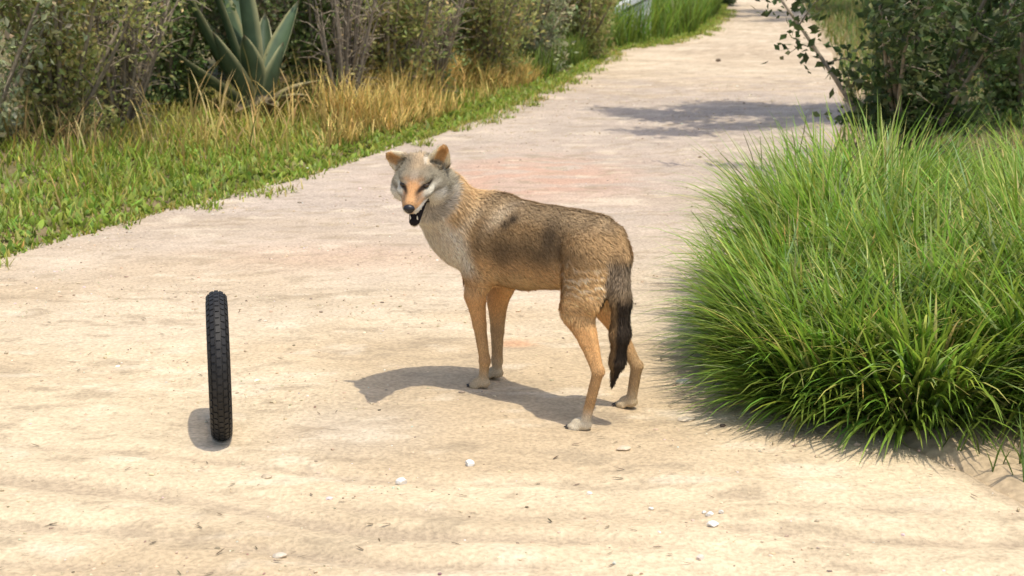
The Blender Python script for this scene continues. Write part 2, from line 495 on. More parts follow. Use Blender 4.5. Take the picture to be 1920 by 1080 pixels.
# --- ears
EARS = []
for s, bse, tip, wdir in ((1, hp(-0.026, 0.046, 0.026), hp(-0.036, 0.073, 0.093), None), (-1, hp(-0.028, -0.046, 0.022), hp(-0.044, -0.104, 0.050), None)):
    ax = unit(tip - bse); front = unit(HF * 0.92 + s * 0.30 * HS + 0.25 * HT); front = unit(front - np.dot(front, ax) * ax); wd = np.cross(ax, front)
    L = np.linalg.norm(tip - bse)
    E = np.stack([ax, wd, front]); mid = bse + 0.38 * L * ax
    cone(bse - 0.01 * ax, bse + 0.25 * L * ax, 0.026, 0.020, 0.012)
    ell(mid, E, (0.64 * L, 0.031, 0.0135), 0.010, taper=0.48)
    ell(mid + 0.010 * front - 0.02 * L * ax, E, (0.52 * L, 0.0225, 0.0105), 0.003, cut=True, taper=0.48)
    EARS.append((bse, tip, ax, wd, front, L))
EYE_L = []

# --- surface nets
def surface_nets(F, lo, vox):
    S = F < 0
    nx, ny, nz = F.shape
    cnt = np.zeros((nx - 1, ny - 1, nz - 1), np.int8)
    for i in (0, 1):
        for j in (0, 1):
            for k in (0, 1):
                cnt += S[i:nx - 1 + i, j:ny - 1 + j, k:nz - 1 + k]
    act = np.argwhere((cnt > 0) & (cnt < 8))
    idx = np.full(cnt.shape, -1, np.int32)
    idx[act[:, 0], act[:, 1], act[:, 2]] = np.arange(len(act))
    cs = np.array([[i, j, k] for i in (0, 1) for j in (0, 1) for k in (0, 1)])
    val = np.stack([F[act[:, 0] + c[0], act[:, 1] + c[1], act[:, 2] + c[2]] for c in cs], 1)
    acc = np.zeros((len(act), 3)); n = np.zeros(len(act))
    for a in range(8):
        for b in range(a + 1, 8):
            if np.abs(cs[a] - cs[b]).sum() != 1: continue
            va, vb = val[:, a], val[:, b]
            m = (va < 0) != (vb < 0)
            t = np.where(m, va / np.where(m, va - vb, 1), 0)
            acc += np.where(m[:, None], cs[a] + t[:, None] * (cs[b] - cs[a]), 0); n += m
    V = lo + vox * (act + acc / n[:, None])
    Q = []
    for ax in range(3):
        o = [(1, 0, 0), (0, 1, 0), (0, 0, 1)][ax]
        s0 = S[:nx - o[0], :ny - o[1], :nz - o[2]]; s1 = S[o[0]:, o[1]:, o[2]:]
        e = np.argwhere(s0 != s1)
        b, c = [d for d in range(3) if d != ax]
        e = e[(e[:, b] > 0) & (e[:, c] > 0) & (e[:, b] < F.shape[b] - 1) & (e[:, c] < F.shape[c] - 1)]
        def g(db, dc):
            q = e.copy(); q[:, b] -= db; q[:, c] -= dc
            return idx[q[:, 0], q[:, 1], q[:, 2]]
        quad = np.stack([g(0, 0), g(1, 0), g(1, 1), g(0, 1)], 1)
        inside = S[e[:, 0], e[:, 1], e[:, 2]]
        flip = inside if ax != 1 else ~inside
        quad[~flip] = quad[~flip][:, ::-1]
        Q.append(quad)
    return V, np.concatenate(Q)

BV, BQ = surface_nets(FLD, lo, VOX)
# keep away from the ground and relax the mesh a little
e_ = np.concatenate([BQ[:, [0, 1]], BQ[:, [1, 2]], BQ[:, [2, 3]], BQ[:, [3, 0]]])
for it in range(3):
    acc = np.zeros_like(BV); n = np.zeros(len(BV))
    np.add.at(acc, e_[:, 0], BV[e_[:, 1]]); np.add.at(acc, e_[:, 1], BV[e_[:, 0]])
    np.add.at(n, e_[:, 0], 1); np.add.at(n, e_[:, 1], 1)
    BV = BV + 0.5 * (acc / np.maximum(n, 1)[:, None] - BV)
BT = np.concatenate([BQ[:, [0, 1, 2]], BQ[:, [0, 2, 3]]])
tn = np.cross(BV[BT[:, 1]] - BV[BT[:, 0]], BV[BT[:, 2]] - BV[BT[:, 0]])
if np.sum(tn * (BV[BT].mean(1) - BV.mean(0))) < 0:
    BQ = BQ[:, ::-1]; BT = BT[:, ::-1]; tn = -tn
VN = np.zeros_like(BV)
for i in range(3): np.add.at(VN, BT[:, i], tn)
VN = unit(VN)

def coat(p, n):
    """colour, hair length and lie of the coat at local points p with normals n"""
    u, v, z = p[:, 0], p[:, 1], p[:, 2]
    H = to_head(p); f, s, t = H.T; t = t - TF
    nz = fbm(u * 14, v * 14, z * 14, oct=3, seed=61)
    nf = fbm(u * 45, v * 45, z * 45, oct=2, seed=62)
    u = u - 0.045
    tan_ = np.array([0.66, 0.42, 0.20]); brown = np.array([0.44, 0.285, 0.135]); dark = np.array([0.055, 0.040, 0.028])
    cream = np.array([0.62, 0.50, 0.34]); orange = np.array([0.68, 0.385, 0.155]); greyb = np.array([0.47, 0.36, 0.22])
    c = np.tile(tan_, (len(p), 1))
    # saddle
    c = mixc(c, brown, smooth(0.40, 0.475, z + 0.05 * nz) * smooth(0.60, 0.42, u))
    c = mixc(c, greyb, 0.6 * smooth(0.53, 0.575, z + 0.04 * nz) * smooth(0.5, 0.4, u) * smooth(-0.12, -0.02, u))
    # lower flank and belly
    c = mixc(c, np.array([0.74, 0.53, 0.28]), 0.75 * smooth(0.425, 0.36, z) * smooth(-0.05, 0.1, u) * smooth(0.42, 0.34, u))
    # neck and shoulder mane
    c = mixc(c, np.array([0.76, 0.51, 0.25]), 0.8 * smooth(0.40, 0.47, u) * smooth(0.40, 0.46, z))
    d = np.exp(-(((u - 0.335 + 0.6 * (z - 0.555)) / 0.030) ** 2 + ((z - 0.550) / 0.045) ** 2)); c = mixc(c, cream * 1.15, np.clip(1.0 * d * (1 + 1.5 * nz), 0, 0.95) * (v > 0))
    d = np.exp(-(((u - 0.43 + 0.5 * (z - 0.52)) / 0.016) ** 2 + ((z - 0.52) / 0.04) ** 2)); c = mixc(c, cream, np.clip(0.7 * d, 0, 0.9) * (v > 0))
    for (du, dz, ru, rz, st_) in ((0.285, 0.552, 0.018, 0.012, 1.0), (0.305, 0.533, 0.016, 0.012, 0.9), (0.135, 0.512, 0.036, 0.045, 0.9), (0.31, 0.46, 0.06, 0.045, 0.55), (0.085, 0.475, 0.016, 0.06, 0.6), (0.20, 0.47, 0.09, 0.03, 0.4), (0.475, 0.50, 0.022, 0.07, 0.6), (0.39, 0.49, 0.016, 0.05, 0.45)):
        c = mixc(c, dark * 1.3, np.clip(st_ * np.exp(-(((u - du) / ru) ** 2 + ((z - dz) / rz) ** 2)) * (1 + 1.2 * nz), 0, 0.9) * (v > -0.02))
    # thigh: warm with pale wavy tufts
    th = smooth(0.15, 0.06, u) * smooth(0.50, 0.42, z) * smooth(0.24, 0.30, z)
    c = mixc(c, np.array([0.74, 0.47, 0.21]), 0.85 * th)
    wv = np.sin(z * 210 + 30 * nz + u * 90 + 8 * nf)
    c = mixc(c, cream * 1.25, 0.8 * th * smooth(0.2, 0.9, wv) * smooth(0.36, 0.40, z))
    c = mixc(c, brown * 0.8, 0.5 * th * smooth(0.3, 1.0, -wv) * smooth(0.36, 0.40, z))
    # legs
    lg = smooth(0.335, 0.28, z) * (np.linalg.norm(p - TAIL[2], axis=1) > 0)
    c = mixc(c, orange * 1.05, 0.85 * lg)
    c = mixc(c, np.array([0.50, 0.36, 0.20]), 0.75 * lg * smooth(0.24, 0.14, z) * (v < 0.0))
    c = mixc(c, np.array([0.50, 0.33, 0.16]), 0.6 * smooth(0.25, 0.15, z))
    hindn = np.hypot(u - hn[0], v - hn[1])
    c = mixc(c, np.array([0.74, 0.64, 0.47]), smooth(0.09, 0.04, z) * smooth(0.16, 0.08, hindn))
    c = mixc(c, np.array([0.66, 0.53, 0.34]), 0.8 * smooth(0.09, 0.03, z) * smooth(0.08, 0.16, hindn))
    # throat and chest front
    thr = smooth(0.47, 0.52, u + 0.5 * v + 0.35 * (0.5 - z)) * smooth(-0.10, 0.30, n[:, 1] * 0.75 - 0.35 * n[:, 2] + 0.5 * n[:, 0])
    c = mixc(c, np.array([0.80, 0.69, 0.53]), 0.92 * thr * smooth(0.03, 0.09, v) * smooth(0.60, 0.55, z) * smooth(0.34, 0.40, z))
    # tail
    dt = np.min(np.stack([np.linalg.norm(p - q, axis=1) for q in np.concatenate([TAIL, (TAIL[1:] + TAIL[:-1]) / 2])]), 0)
    tl_ = smooth(0.062, 0.045, dt) * smooth(0.50, 0.46, z) * (u < 0.0)
    c = mixc(c, brown * 0.52, 0.9 * tl_)
    c = mixc(c, np.array([0.26, 0.22, 0.17]), 0.5 * tl_ * smooth(0.36, 0.42, z))
    c = mixc(c, dark * 0.6, tl_ * np.clip(smooth(0.41, 0.36, z) * smooth(-0.2, 0.25, -n[:, 0] - 0.25 * n[:, 1] + 0.3 * nf) * 0.95 + 0.9 * smooth(0.20, 0.13, z), 0, 0.96))
    # ---- head
    hd = smooth(1.12, 0.95, np.linalg.norm((H - np.array([0.045, 0, -0.01])) / np.array([0.145, 0.115, 0.115]), axis=1)) * (z > 0.44)
    as_ = np.abs(s)
    hc = np.tile(np.array([0.36, 0.315, 0.225]), (len(p), 1))                       # grizzled grey
    hc = mixc(hc, np.array([0.62, 0.42, 0.24]), 0.65 * smooth(0.020, 0.040, t) * smooth(0.07, 0.03, f))
    hc = mixc(hc, np.array([0.21, 0.175, 0.12]), 0.65 * np.exp(-(((as_ - 0.028) / 0.030) ** 2 + ((t - 0.026) / 0.010) ** 2)))
    hc = mixc(hc, np.array([0.52, 0.40, 0.30]), 0.7 * smooth(0.018, 0.004, as_) * smooth(0.04, 0.02, t) * smooth(0.03, 0.06, f))
    hc = mixc(hc, np.array([0.66, 0.37, 0.165]), 0.95 * smooth(0.072, 0.092, f) * smooth(0.036, 0.022, as_) * smooth(-0.046, -0.034, t))   # orange muzzle
    hc = mixc(hc, np.array([0.58, 0.26, 0.085]), 0.6 * np.exp(-(((as_ - 0.020) / 0.010) ** 2 + ((f - 0.10) / 0.025) ** 2)) * (t > -0.036))
    hc = mixc(hc, np.array([0.80, 0.74, 0.60]), np.clip(1.3 * np.exp(-(((as_ - 0.042) / 0.016) ** 2 + ((t + 0.012) / 0.008) ** 2)), 0, 0.9) * (f > 0.02))   # pale under the eye
    hc = mixc(hc, np.array([0.66, 0.60, 0.47]), 0.75 * np.exp(-(((as_ - 0.024) / 0.009) ** 2 + ((t - 0.014) / 0.005) ** 2)) * (f > 0.02))                 # brow spot
    ln_ = np.exp(-(((as_ - 0.016 + 0.35 * (t + 0.004)) / 0.005) ** 2)) * smooth(-0.022, -0.012, t) * smooth(0.006, 0.0, t) * (f > 0.05)
    hc = mixc(hc, np.array([0.14, 0.10, 0.07]), 0.6 * ln_)                                                                                      # tear line
    ey = np.exp(-(((as_ - 0.031) / 0.0155) ** 2 + ((t - 0.002 - 0.05 * (as_ - 0.031)) / 0.0062) ** 2)) * (f > 0.03)
    hc = mixc(hc, np.array([0.03, 0.022, 0.018]), np.clip(2.6 * ey - 0.2, 0, 0.97))
    hc = mixc(hc, np.array([0.82, 0.77, 0.66]), smooth(-0.027, -0.034, t) * smooth(0.01, 0.04, f) * smooth(0.006, 0.013, as_))                    # white upper lip
    hc = mixc(hc, np.array([0.17, 0.14, 0.10]), 0.6 * np.exp(-(((as_ - 0.050) / 0.018) ** 2 + ((t + 0.030) / 0.007) ** 2)) * smooth(0.065, 0.05, f))  # dark cheek streak
    hc = mixc(hc, np.array([0.70, 0.63, 0.51]), 0.6 * smooth(-0.045, -0.06, t) * smooth(0.06, 0.02, f))                                          # cheek ruff
    jaw = (f > 0.028) & (t < -0.048 - 0.10 * (f - 0.03)) & (np.abs(s) < 0.034)
    hc[jaw] = np.array([0.025, 0.02, 0.02])
    und = (f > -0.02) & (t < -0.080 - 0.30 * (f - 0.03)) & (t < -0.07)
    hc[und] = np.array([0.52, 0.46, 0.37])
    c = mixc(c, hc, hd)
    for bse, tip, ax, wd, front, L in EARS:
        q = p - bse; a = q @ ax; w = q @ wd; fr = q @ front
        on = (a > -0.005) & (np.abs(w) < 0.045) & (np.abs(fr) < 0.035)
        inner = on & (n @ front > 0.15) & (np.abs(w) < 0.034)
        cc = np.where(inner[:, None], np.array([0.74, 0.43, 0.18]) * (0.75 + 0.5 * smooth(0.006, 0.022, np.abs(w)))[:, None], np.array([0.80, 0.72, 0.58]))
        cc = mixc(cc, np.array([0.85, 0.74, 0.54]), 0.85 * smooth(0.011, 0.020, np.abs(w)) * inner)
        c = np.where(on[:, None], mixc(c, cc, smooth(0.0, 0.02, a)), c)
    c = c * (1 + 0.25 * nf + 0.15 * nz)[:, None]
    # ---- hair length
    ln = np.full(len(p), 0.016)
    ln = mixc(ln[:, None], np.array([0.024]), smooth(0.34, 0.46, u) * smooth(0.36, 0.42, z))[:, 0]
    ln = mixc(ln[:, None], np.array([0.013]), thr * smooth(0.03, 0.09, v))[:, 0]
    ln = mixc(ln[:, None], np.array([0.0075]), smooth(0.38, 0.24, z))[:, 0]
    ln = mixc(ln[:, None], np.array([0.016]), tl_)[:, 0]
    ln = mixc(ln[:, None], np.array([0.0042]), smooth(0.06, 0.03, z))[:, 0]
    lh = 0.011 - 0.005 * smooth(0.02, 0.07, f) + 0.012 * smooth(0.0, -0.04, f) + 0.012 * smooth(-0.03, -0.06, t) * smooth(0.06, 0.0, f)
    ln = np.where(hd > 0.5, np.clip(lh, 0.006, 0.03), ln)
    for bse, tip, ax, wd, front, L in EARS:
        q = p - bse; a = q @ ax
        on = (a > 0.008) & (np.abs(q @ wd) < 0.045) & (np.abs(q @ front) < 0.035)
        ln = np.where(on, 0.007, ln)
    bare = (jaw & ~und) | (ey > 0.12) & (hd > 0.5)
    # ---- lie of the hair
    fl = np.zeros_like(p)
    fl[:] = (-1.0, 0.0, -0.45)
    fl[z < 0.33] = (-0.15, 0, -1)
    nk = (u > 0.42) & (z > 0.36)
    nd = unit(n0 - n3)
    fl[nk] = nd * 0.9 + np.array([-0.2, 0, -0.5])
    fl = fl * (1 - tl_[:, None]) + tl_[:, None] * np.array([-0.02, 0, -1.0])
    hfl = -HF[None, :] * 1.0 + 0.25 * s[:, None] / 0.05 * HS - 0.25 * HT
    fl = fl * (1 - hd[:, None]) + hd[:, None] * hfl
    for bse, tip, ax, wd, front, L in EARS:
        q = p - bse; a = q @ ax
        on = (a > 0.0) & (np.abs(q @ wd) < 0.045) & (np.abs(q @ front) < 0.035)
        fl[on] = ax
    fl = fl + 0.9 * np.stack([fbm(u * 9, v * 9, z * 9, oct=2, seed=71 + i) for i in range(3)], 1)
    return c, ln, fl, bare

coyote = empty('coyote', ORG)
tag(coyote, 'lean tan and grey coyote standing on the dirt road, looking back with mouth open', 'coyote')
RGT = np.linalg.inv(BASIS)   # unused axis check
def loc2(p): return np.asarray(p) @ BASIS      # local -> offset from the coyote's origin
bc, bl, bfl, bbare = coat(BV, VN)
zoff = float(road_z(np.array([ORG[0]]), np.array([ORG[1]]))[0])
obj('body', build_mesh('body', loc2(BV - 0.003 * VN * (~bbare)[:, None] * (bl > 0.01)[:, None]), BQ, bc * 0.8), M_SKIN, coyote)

# --- fur strands
NS = 190000
area = np.linalg.norm(tn, axis=1)
Pv = BV[BT].mean(1)
hw = 1.0 + 1.6 * smooth(0.15, 0.11, np.linalg.norm(Pv - HEADP, axis=1)) + 1.0 * (Pv[:, 2] < 0.3)
pr = area * hw; pr /= pr.sum()
ti = rng.choice(len(BT), NS, p=pr)
r1, r2 = rng.random(NS), rng.random(NS); q_ = np.sqrt(r1)
w = np.stack([1 - q_, q_ * (1 - r2), q_ * r2], 1)
sp = (BV[BT[ti]] * w[..., None]).sum(1); sn = unit((VN[BT[ti]] * w[..., None]).sum(1))
sc, sln, sfl, sbare = coat(sp, sn)
keep = ~sbare & (sp[:, 2] > 0.012)
sp, sn, sc, sln, sfl = sp[keep], sn[keep], sc[keep], sln[keep], sfl[keep]
NS = len(sp)
tg = unit(sfl - np.sum(sfl * sn, 1, keepdims=True) * sn)
jit = rng.normal(0, 0.15, (NS, 3))
lift = rng.uniform(0.06, 0.30, NS)[:, None]
d1 = unit(tg + jit + sn * (lift + 0.25)); d2 = unit(tg + jit * 1.3 + sn * lift * 0.55 + np.array([0, 0, -0.08]))
Ls = sln * rng.uniform(0.6, 1.25, NS)
wid = np.clip(0.0004 + 0.050 * sln, 0.0006, 0.0013) * rng.uniform(0.8, 1.3, NS)
side = unit(np.cross(d1, sn))
root = sp - np.clip(0.12 * sln, 0.0004, 0.003)[:, None] * sn
m1 = root + d1 * (Ls * 0.5)[:, None]; tp = m1 + d2 * (Ls * 0.55)[:, None]
SV = np.stack([root - side * wid[:, None], root + side * wid[:, None], m1 + side * wid[:, None] * 0.8, m1 - side * wid[:, None] * 0.8, tp], 1).reshape(-1, 3)
bi = np.arange(NS) * 5
SQ = np.stack([bi, bi + 1, bi + 2, bi + 3], 1); ST = np.stack([bi + 3, bi + 2, bi + 4], 1)
br = rng.normal(1.0, 0.14, NS)
griz = (rng.random(NS) < 0.14) & (sln > 0.011)
tipf = np.where(griz, rng.choice([0.45, 1.5], NS), 1.12)
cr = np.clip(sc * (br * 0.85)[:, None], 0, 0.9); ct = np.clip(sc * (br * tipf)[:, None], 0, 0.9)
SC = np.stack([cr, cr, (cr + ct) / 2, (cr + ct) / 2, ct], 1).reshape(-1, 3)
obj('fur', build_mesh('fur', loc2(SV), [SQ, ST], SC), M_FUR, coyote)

# --- nose, eyes, teeth, tongue, claws
def uv_ball(c, axes, rad, nu=16, nv=10, shape=None):
    th = np.linspace(0, math.pi, nv + 1)[:, None]; ph = np.linspace(0, 2 * math.pi, nu, endpoint=False)[None, :]
    q = np.stack([np.sin(th) * np.cos(ph), np.sin(th) * np.sin(ph), np.cos(th) * np.ones_like(ph)], -1).reshape(-1, 3)
    if shape is not None: q = shape(q)
    V = c + (q * np.asarray(rad)) @ np.asarray(axes)
    i = np.arange(nv)[:, None] * nu; j = np.arange(nu)[None, :]; k = (j + 1) % nu
    return V, np.stack([i + j, i + nu + j, i + nu + k, i + k], -1).reshape(-1, 4)

M_NOSE = mat_plain('nose_leather', (0.012, 0.010, 0.011), 0.42, 0.5, 120, 0.3, 0.3, 0.001)
M_EYE = mat_plain('eye', (0.05, 0.028, 0.010), 0.12, 0.6, 200, 0.5, 0)
M_PUP = mat_plain('pupil', (0.006, 0.005, 0.005), 0.12, 0.6, 200, 0.2, 0)
M_TOOTH = mat_plain('tooth', (0.72, 0.68, 0.56), 0.35, 0.5, 80, 0.1, 0)
M_TONGUE = mat_plain('tongue', (0.16, 0.06, 0.06), 0.45, 0.5, 150, 0.2, 0.2, 0.001)
M_CLAW = mat_plain('claw', (0.05, 0.042, 0.035), 0.5, 0.4, 90, 0.2, 0)
def nose_shape(q):
    q = q.copy()
    w = 1.0 - 0.30 * np.clip(-q[:, 2], 0, 1)         # narrower below
    q[:, 1] *= w
    for s in (-1, 1):                                 # nostrils pressed in
        g = np.exp(-(((q[:, 1] - s * 0.5) / 0.28) ** 2 + ((q[:, 2] + 0.15) / 0.3) ** 2)) * (q[:, 0] > 0)
        q[:, 0] -= 0.45 * g
    return q
NB = np.stack([unit(HF - 0.22 * HT), HS, unit(HT + 0.22 * HF)])
V, F_ = uv_ball(fp(0.158, 0, -0.0265), NB, (0.0125, 0.0168, 0.0135), 22, 16, nose_shape)
obj('nose', build_mesh('nose', loc2(V), F_), M_NOSE, coyote)
for s in (-1, 1):
    c = fp(0.0725, s * 0.0315, 0.0020)
    V, F_ = uv_ball(c, HB, (0.0092, 0.0112, 0.0074), 16, 10)
    eye = obj('eye', build_mesh('eye', loc2(V), F_), M_EYE, coyote)
    V, F_ = uv_ball(c + 0.0066 * unit(HF + s * 0.15 * HS), HB, (0.0025, 0.0040, 0.0042), 12, 8)
    obj('pupil', build_mesh('pupil', loc2(V), F_), M_PUP, eye)
tongue_pts = [fp(0.045, 0, -0.071), fp(0.075, 0, -0.084), fp(0.096, 0, -0.093), fp(0.106, 0, -0.098)]
V, F_ = tube(np.array(tongue_pts), [0.010, 0.011, 0.009, 0.003], 10)
obj('tongue', build_mesh('tongue', loc2(V), F_), M_TONGUE, coyote)
for s in (-1, 1):
    for a, b, r in ((fp(0.108, s * 0.0095, -0.094), fp(0.110, s * 0.0105, -0.078), 0.0026), (fp(0.132, s * 0.012, -0.045), fp(0.131, s * 0.012, -0.060), 0.0026), (fp(0.082, s * 0.0155, -0.073), fp(0.083, s * 0.016, -0.066), 0.003)):
        V, F_ = tube(np.array([a, a * 0.5 + b * 0.5, b]), [r, r * 0.8, r * 0.15], 8)
        obj('tooth', build_mesh('tooth', loc2(V), F_), M_TOOTH, coyote)
for c, yaw, sz in ((fn, 0.25, 1), (ff, 0.1, 1), (hn, 0.35, 1.1), (hf, 0.25, 1)):
    ca, sa = math.cos(yaw), math.sin(yaw); fw = np.array([ca, sa, 0]); sd = np.array([-sa, ca, 0])
    for k, off in enumerate((-0.0175, -0.0064, 0.0064, 0.0175)):
        fo = 0.030 if k in (1, 2) else 0.021
        a = np.array([c[0], c[1], 0.012]) + (fo + 0.013 * sz) * fw + off * sd
        V, F_ = tube(np.array([a, a + 0.008 * fw + [0, 0, -0.001], a + 0.015 * fw + [0, 0, -0.008]]), [0.0032, 0.0026, 0.0006], 6)
        obj('claw', build_mesh('claw', loc2(V), F_), M_CLAW, coyote)
coyote.location.z = zoff - 0.002

# ------------------------------------------------------------------ grass and leaves
def blades(base, az, length, lean, bend, width, col_root, col_tip, K=4):
    """arching blades: lean = start angle from vertical, bend = extra angle along the blade"""
    N = len(base)
    hd_ = np.stack([np.cos(az), np.sin(az), np.zeros(N)], 1)
    sd = np.stack([-np.sin(az), np.cos(az), np.zeros(N)], 1)
    p = np.array(base, float); V = []; C = []
    for k in range(K + 1):
        t = k / K
        wv = width * (1 - t ** 2.2) * (0.75 + 0.5 * min(1, t * 3)) if k < K else width * 0.03
        V.append(np.stack([p - sd * wv[:, None], p + sd * wv[:, None]], 1))
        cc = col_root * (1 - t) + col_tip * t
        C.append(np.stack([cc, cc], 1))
        ang = lean + bend * (t + 0.5 / K) ** 1.2
        p = p + (np.sin(ang)[:, None] * hd_ + np.cos(ang)[:, None] * np.array([0, 0, 1.0])) * (length / K)[:, None]
    V = np.stack(V, 1).reshape(-1, 3); C = np.stack(C, 1).reshape(-1, 3)
    b = np.arange(N)[:, None] * (2 * (K + 1)) + 2 * np.arange(K)[None, :]
    F = np.stack([b, b + 1, b + 3, b + 2], -1).reshape(-1, 4)
    return V, F, C

def jcol(base, N, amt=0.2, hue=0.1):
    base = np.asarray(base, float)
    if base.ndim == 1: base = np.tile(base, (N, 1))
    return np.clip(base * rng.normal(1, amt, (N, 1)) * rng.normal(1, hue, (N, 3)), 0.004, 0.9)

# ---- tall lush grass on the right verge: arching tussocks that merge into one mass
bag = Bag()
tus = [(1.05, 5.50, 0.44, 1.0), (0.95, 5.08, 0.40, 1.0), (0.95, 4.50, 0.38, 1.0), (0.93, 4.82, 0.40, 0.9), (1.16, 4.36, 0.40, 0.9), (1.18, 5.95, 0.54, 1.0), (1.48, 6.35, 0.56, 0.9), (1.26, 5.45, 0.52, 1.0), (1.35, 4.90, 0.50, 1.0), (1.62, 5.95, 0.46, 0.9),
       (1.55, 4.45, 0.48, 0.9), (1.75, 5.3, 0.54, 0.9), (1.85, 4.7, 0.54, 0.9), (2.0, 6.3, 0.46, 0.8), (2.1, 5.6, 0.54, 0.8), (2.35, 6.6, 0.50, 0.7), (2.25, 4.95, 0.54, 0.7), (2.6, 5.9, 0.54, 0.6), (2.75, 7.0, 0.5, 0.5)]
for (cx, cy, ht, dn) in tus:
    N = int(1700 * dn)
    r = 0.17 * np.sqrt(rng.random(N)); a = rng.random(N) * 2 * math.pi
    x = cx + r * np.cos(a) + rng.normal(0, 0.02, N); y = cy + r * np.sin(a) * 1.2
    az = np.where(rng.random(N) < 0.7, a, rng.random(N) * 2 * math.pi) + rng.normal(0, 0.5, N)
    L = ht * rng.uniform(0.55, 1.35, N)
    lean = rng.uniform(0.02, 0.40, N) + 0.9 * r; bend = rng.uniform(0.35, 1.75, N)
    col = jcol((0.215, 0.325, 0.042), N, 0.24, 0.10)
    yel = rng.random(N) < 0.12; col[yel] = jcol((0.55, 0.52, 0.16), yel.sum(), 0.15)
    pal = rng.random(N) < 0.10; col[pal] = jcol((0.32, 0.42, 0.16), pal.sum(), 0.15)
    base_ = np.stack([x, y, surf_z(x, y) - 0.01], 1)
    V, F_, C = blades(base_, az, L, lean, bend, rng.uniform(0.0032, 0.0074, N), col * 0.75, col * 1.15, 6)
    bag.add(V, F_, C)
    # outer blades that droop to the ground over the road edge
    if cx < 1.2 or cy < 4.6:
        M = 420; a = rng.normal(3.75, 0.75, M); r = rng.uniform(0.08, 0.22, M)
        x = cx + r * np.cos(a); y = cy + r * np.sin(a)
        col = jcol((0.20, 0.30, 0.045), M, 0.24, 0.10)
        V, F_, C = blades(np.stack([x, y, surf_z(x, y) - 0.01], 1), a + rng.normal(0, 0.35, M), rng.uniform(0.18, 0.38, M), rng.uniform(0.35, 1.0, M), rng.uniform(0.8, 1.5, M), rng.uniform(0.003, 0.007, M), col * 0.8, col * 1.15, 6)
        V[:, 2] = np.maximum(V[:, 2], surf_z(V[:, 0], V[:, 1]) + 0.004)
        bag.add(V, F_, C)
    # withered straw low in the tussock
    M = int(220 * dn); a = rng.random(M) * 2 * math.pi; r = 0.20 * np.sqrt(rng.random(M))
    x = cx + r * np.cos(a); y = cy + r * np.sin(a)
    cs_ = jcol((0.30, 0.23, 0.11), M, 0.25)
    V, F_, C = blades(np.stack([x, y, surf_z(x, y)], 1), a + rng.normal(0, 0.6, M), rng.uniform(0.1, 0.28, M), rng.uniform(0.5, 1.2, M), rng.uniform(0.3, 0.9, M), rng.uniform(0.0018, 0.0035, M), cs_, cs_, 4)
    bag.add(V, F_, C)
# a few straight seed stalks that stand above the mass
sk = []
for px, py, qx, qy, d in ((1420, 330, 1394, 250, 6.6), (1428, 330, 1425, 255, 6.6), (1405, 345, 1350, 287, 6.4), (1335, 450, 1295, 395, 6.0), (1492, 300, 1484, 240, 6.6), (1500, 280, 1512, 215, 6.5)):
    a, b = at_depth(px, py, d), at_depth(qx, qy, d - 0.05)
    V, F_ = tube(np.array([[a[0], a[1] + 0.05, surf_z(a[0], a[1]) ], a, (a + b) / 2 + [0.003, 0, 0.004], b]), [0.0025, 0.002, 0.0018, 0.0009], 5)
    bag.add(V, F_, np.array([0.22, 0.24, 0.08]))
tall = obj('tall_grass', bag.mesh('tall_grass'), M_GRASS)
tag(tall, 'lush green arching tall grass spilling over the road edge', 'grass', kind='stuff')

def scatter(dmin, dmax, N, side_, o0, o1, power=1.0):
    d = dmin + (dmax - dmin) * rng.random(N) ** 0.8
    off = o0 + (o1 - o0) * rng.random(N) ** power
    x = road_l(d) - off if side_ < 0 else road_r(d) + off
    return x, d, off

# ---- short green verge grass on the left
bag = Bag()
N = 90000
x, y, off = scatter(3.0, 30, N, -1, -0.10, 1.9, 1.4)
den = smooth(0.30, 0.55, fbm(x * 2.2, y * 2.2, oct=3, seed=91) + 0.5 + 0.25 * (1 - off / 1.5))
dryness = smooth(0.25, 0.75, off + 0.9 * fbm(x * 1.3, y * 1.3, oct=2, seed=92)) * smooth(9.0, 10.0, y) * smooth(16, 14.5, y)
kp = rng.random(N) < np.clip(den, 0.12, 1); x, y, off, dryness = x[kp], y[kp], off[kp], dryness[kp]; N = len(x)
col = jcol((0.26, 0.35, 0.045), N, 0.25, 0.1)
yl = (rng.random(N) < 0.25 + 0.6 * dryness); col[yl] = jcol((0.46, 0.40, 0.10), yl.sum(), 0.2)
L = (0.03 + 0.085 * rng.random(N) ** 1.5) * (0.55 + 0.9 * smooth(-0.1, 0.6, off)) * (1 + 0.4 * smooth(15, 25, y))
V, F_, C = blades(np.stack([x, y, surf_z(x, y) - 0.006], 1), rng.random(N) * 6.283, L, rng.uniform(0, 0.6, N), rng.uniform(0.1, 1.2, N), rng.uniform(0.003, 0.0055, N), col * 0.8, col * 1.15, 3)
bag.add(V, F_, C)
# ragged tufts creeping over the edge of the road
Nt = 260
tx, ty, toff = scatter(4.0, 28, Nt, -1, -0.30, 0.02, 0.6)
kk = np.repeat(np.arange(Nt), 34)
x = tx[kk] + rng.normal(0, 0.035, len(kk)); y = ty[kk] + rng.normal(0, 0.06, len(kk)); N = len(kk)
col = jcol((0.27, 0.35, 0.05), N, 0.25, 0.1); yl = rng.random(N) < 0.3; col[yl] = jcol((0.50, 0.43, 0.14), yl.sum(), 0.2)
V, F_, C = blades(np.stack([x, y, surf_z(x, y) - 0.004], 1), rng.random(N) * 6.283, rng.uniform(0.02, 0.075, N), rng.uniform(0.1, 0.9, N), rng.uniform(0.1, 1.0, N), rng.uniform(0.0025, 0.005, N), col * 0.8, col * 1.1, 3)
bag.add(V, F_, C)
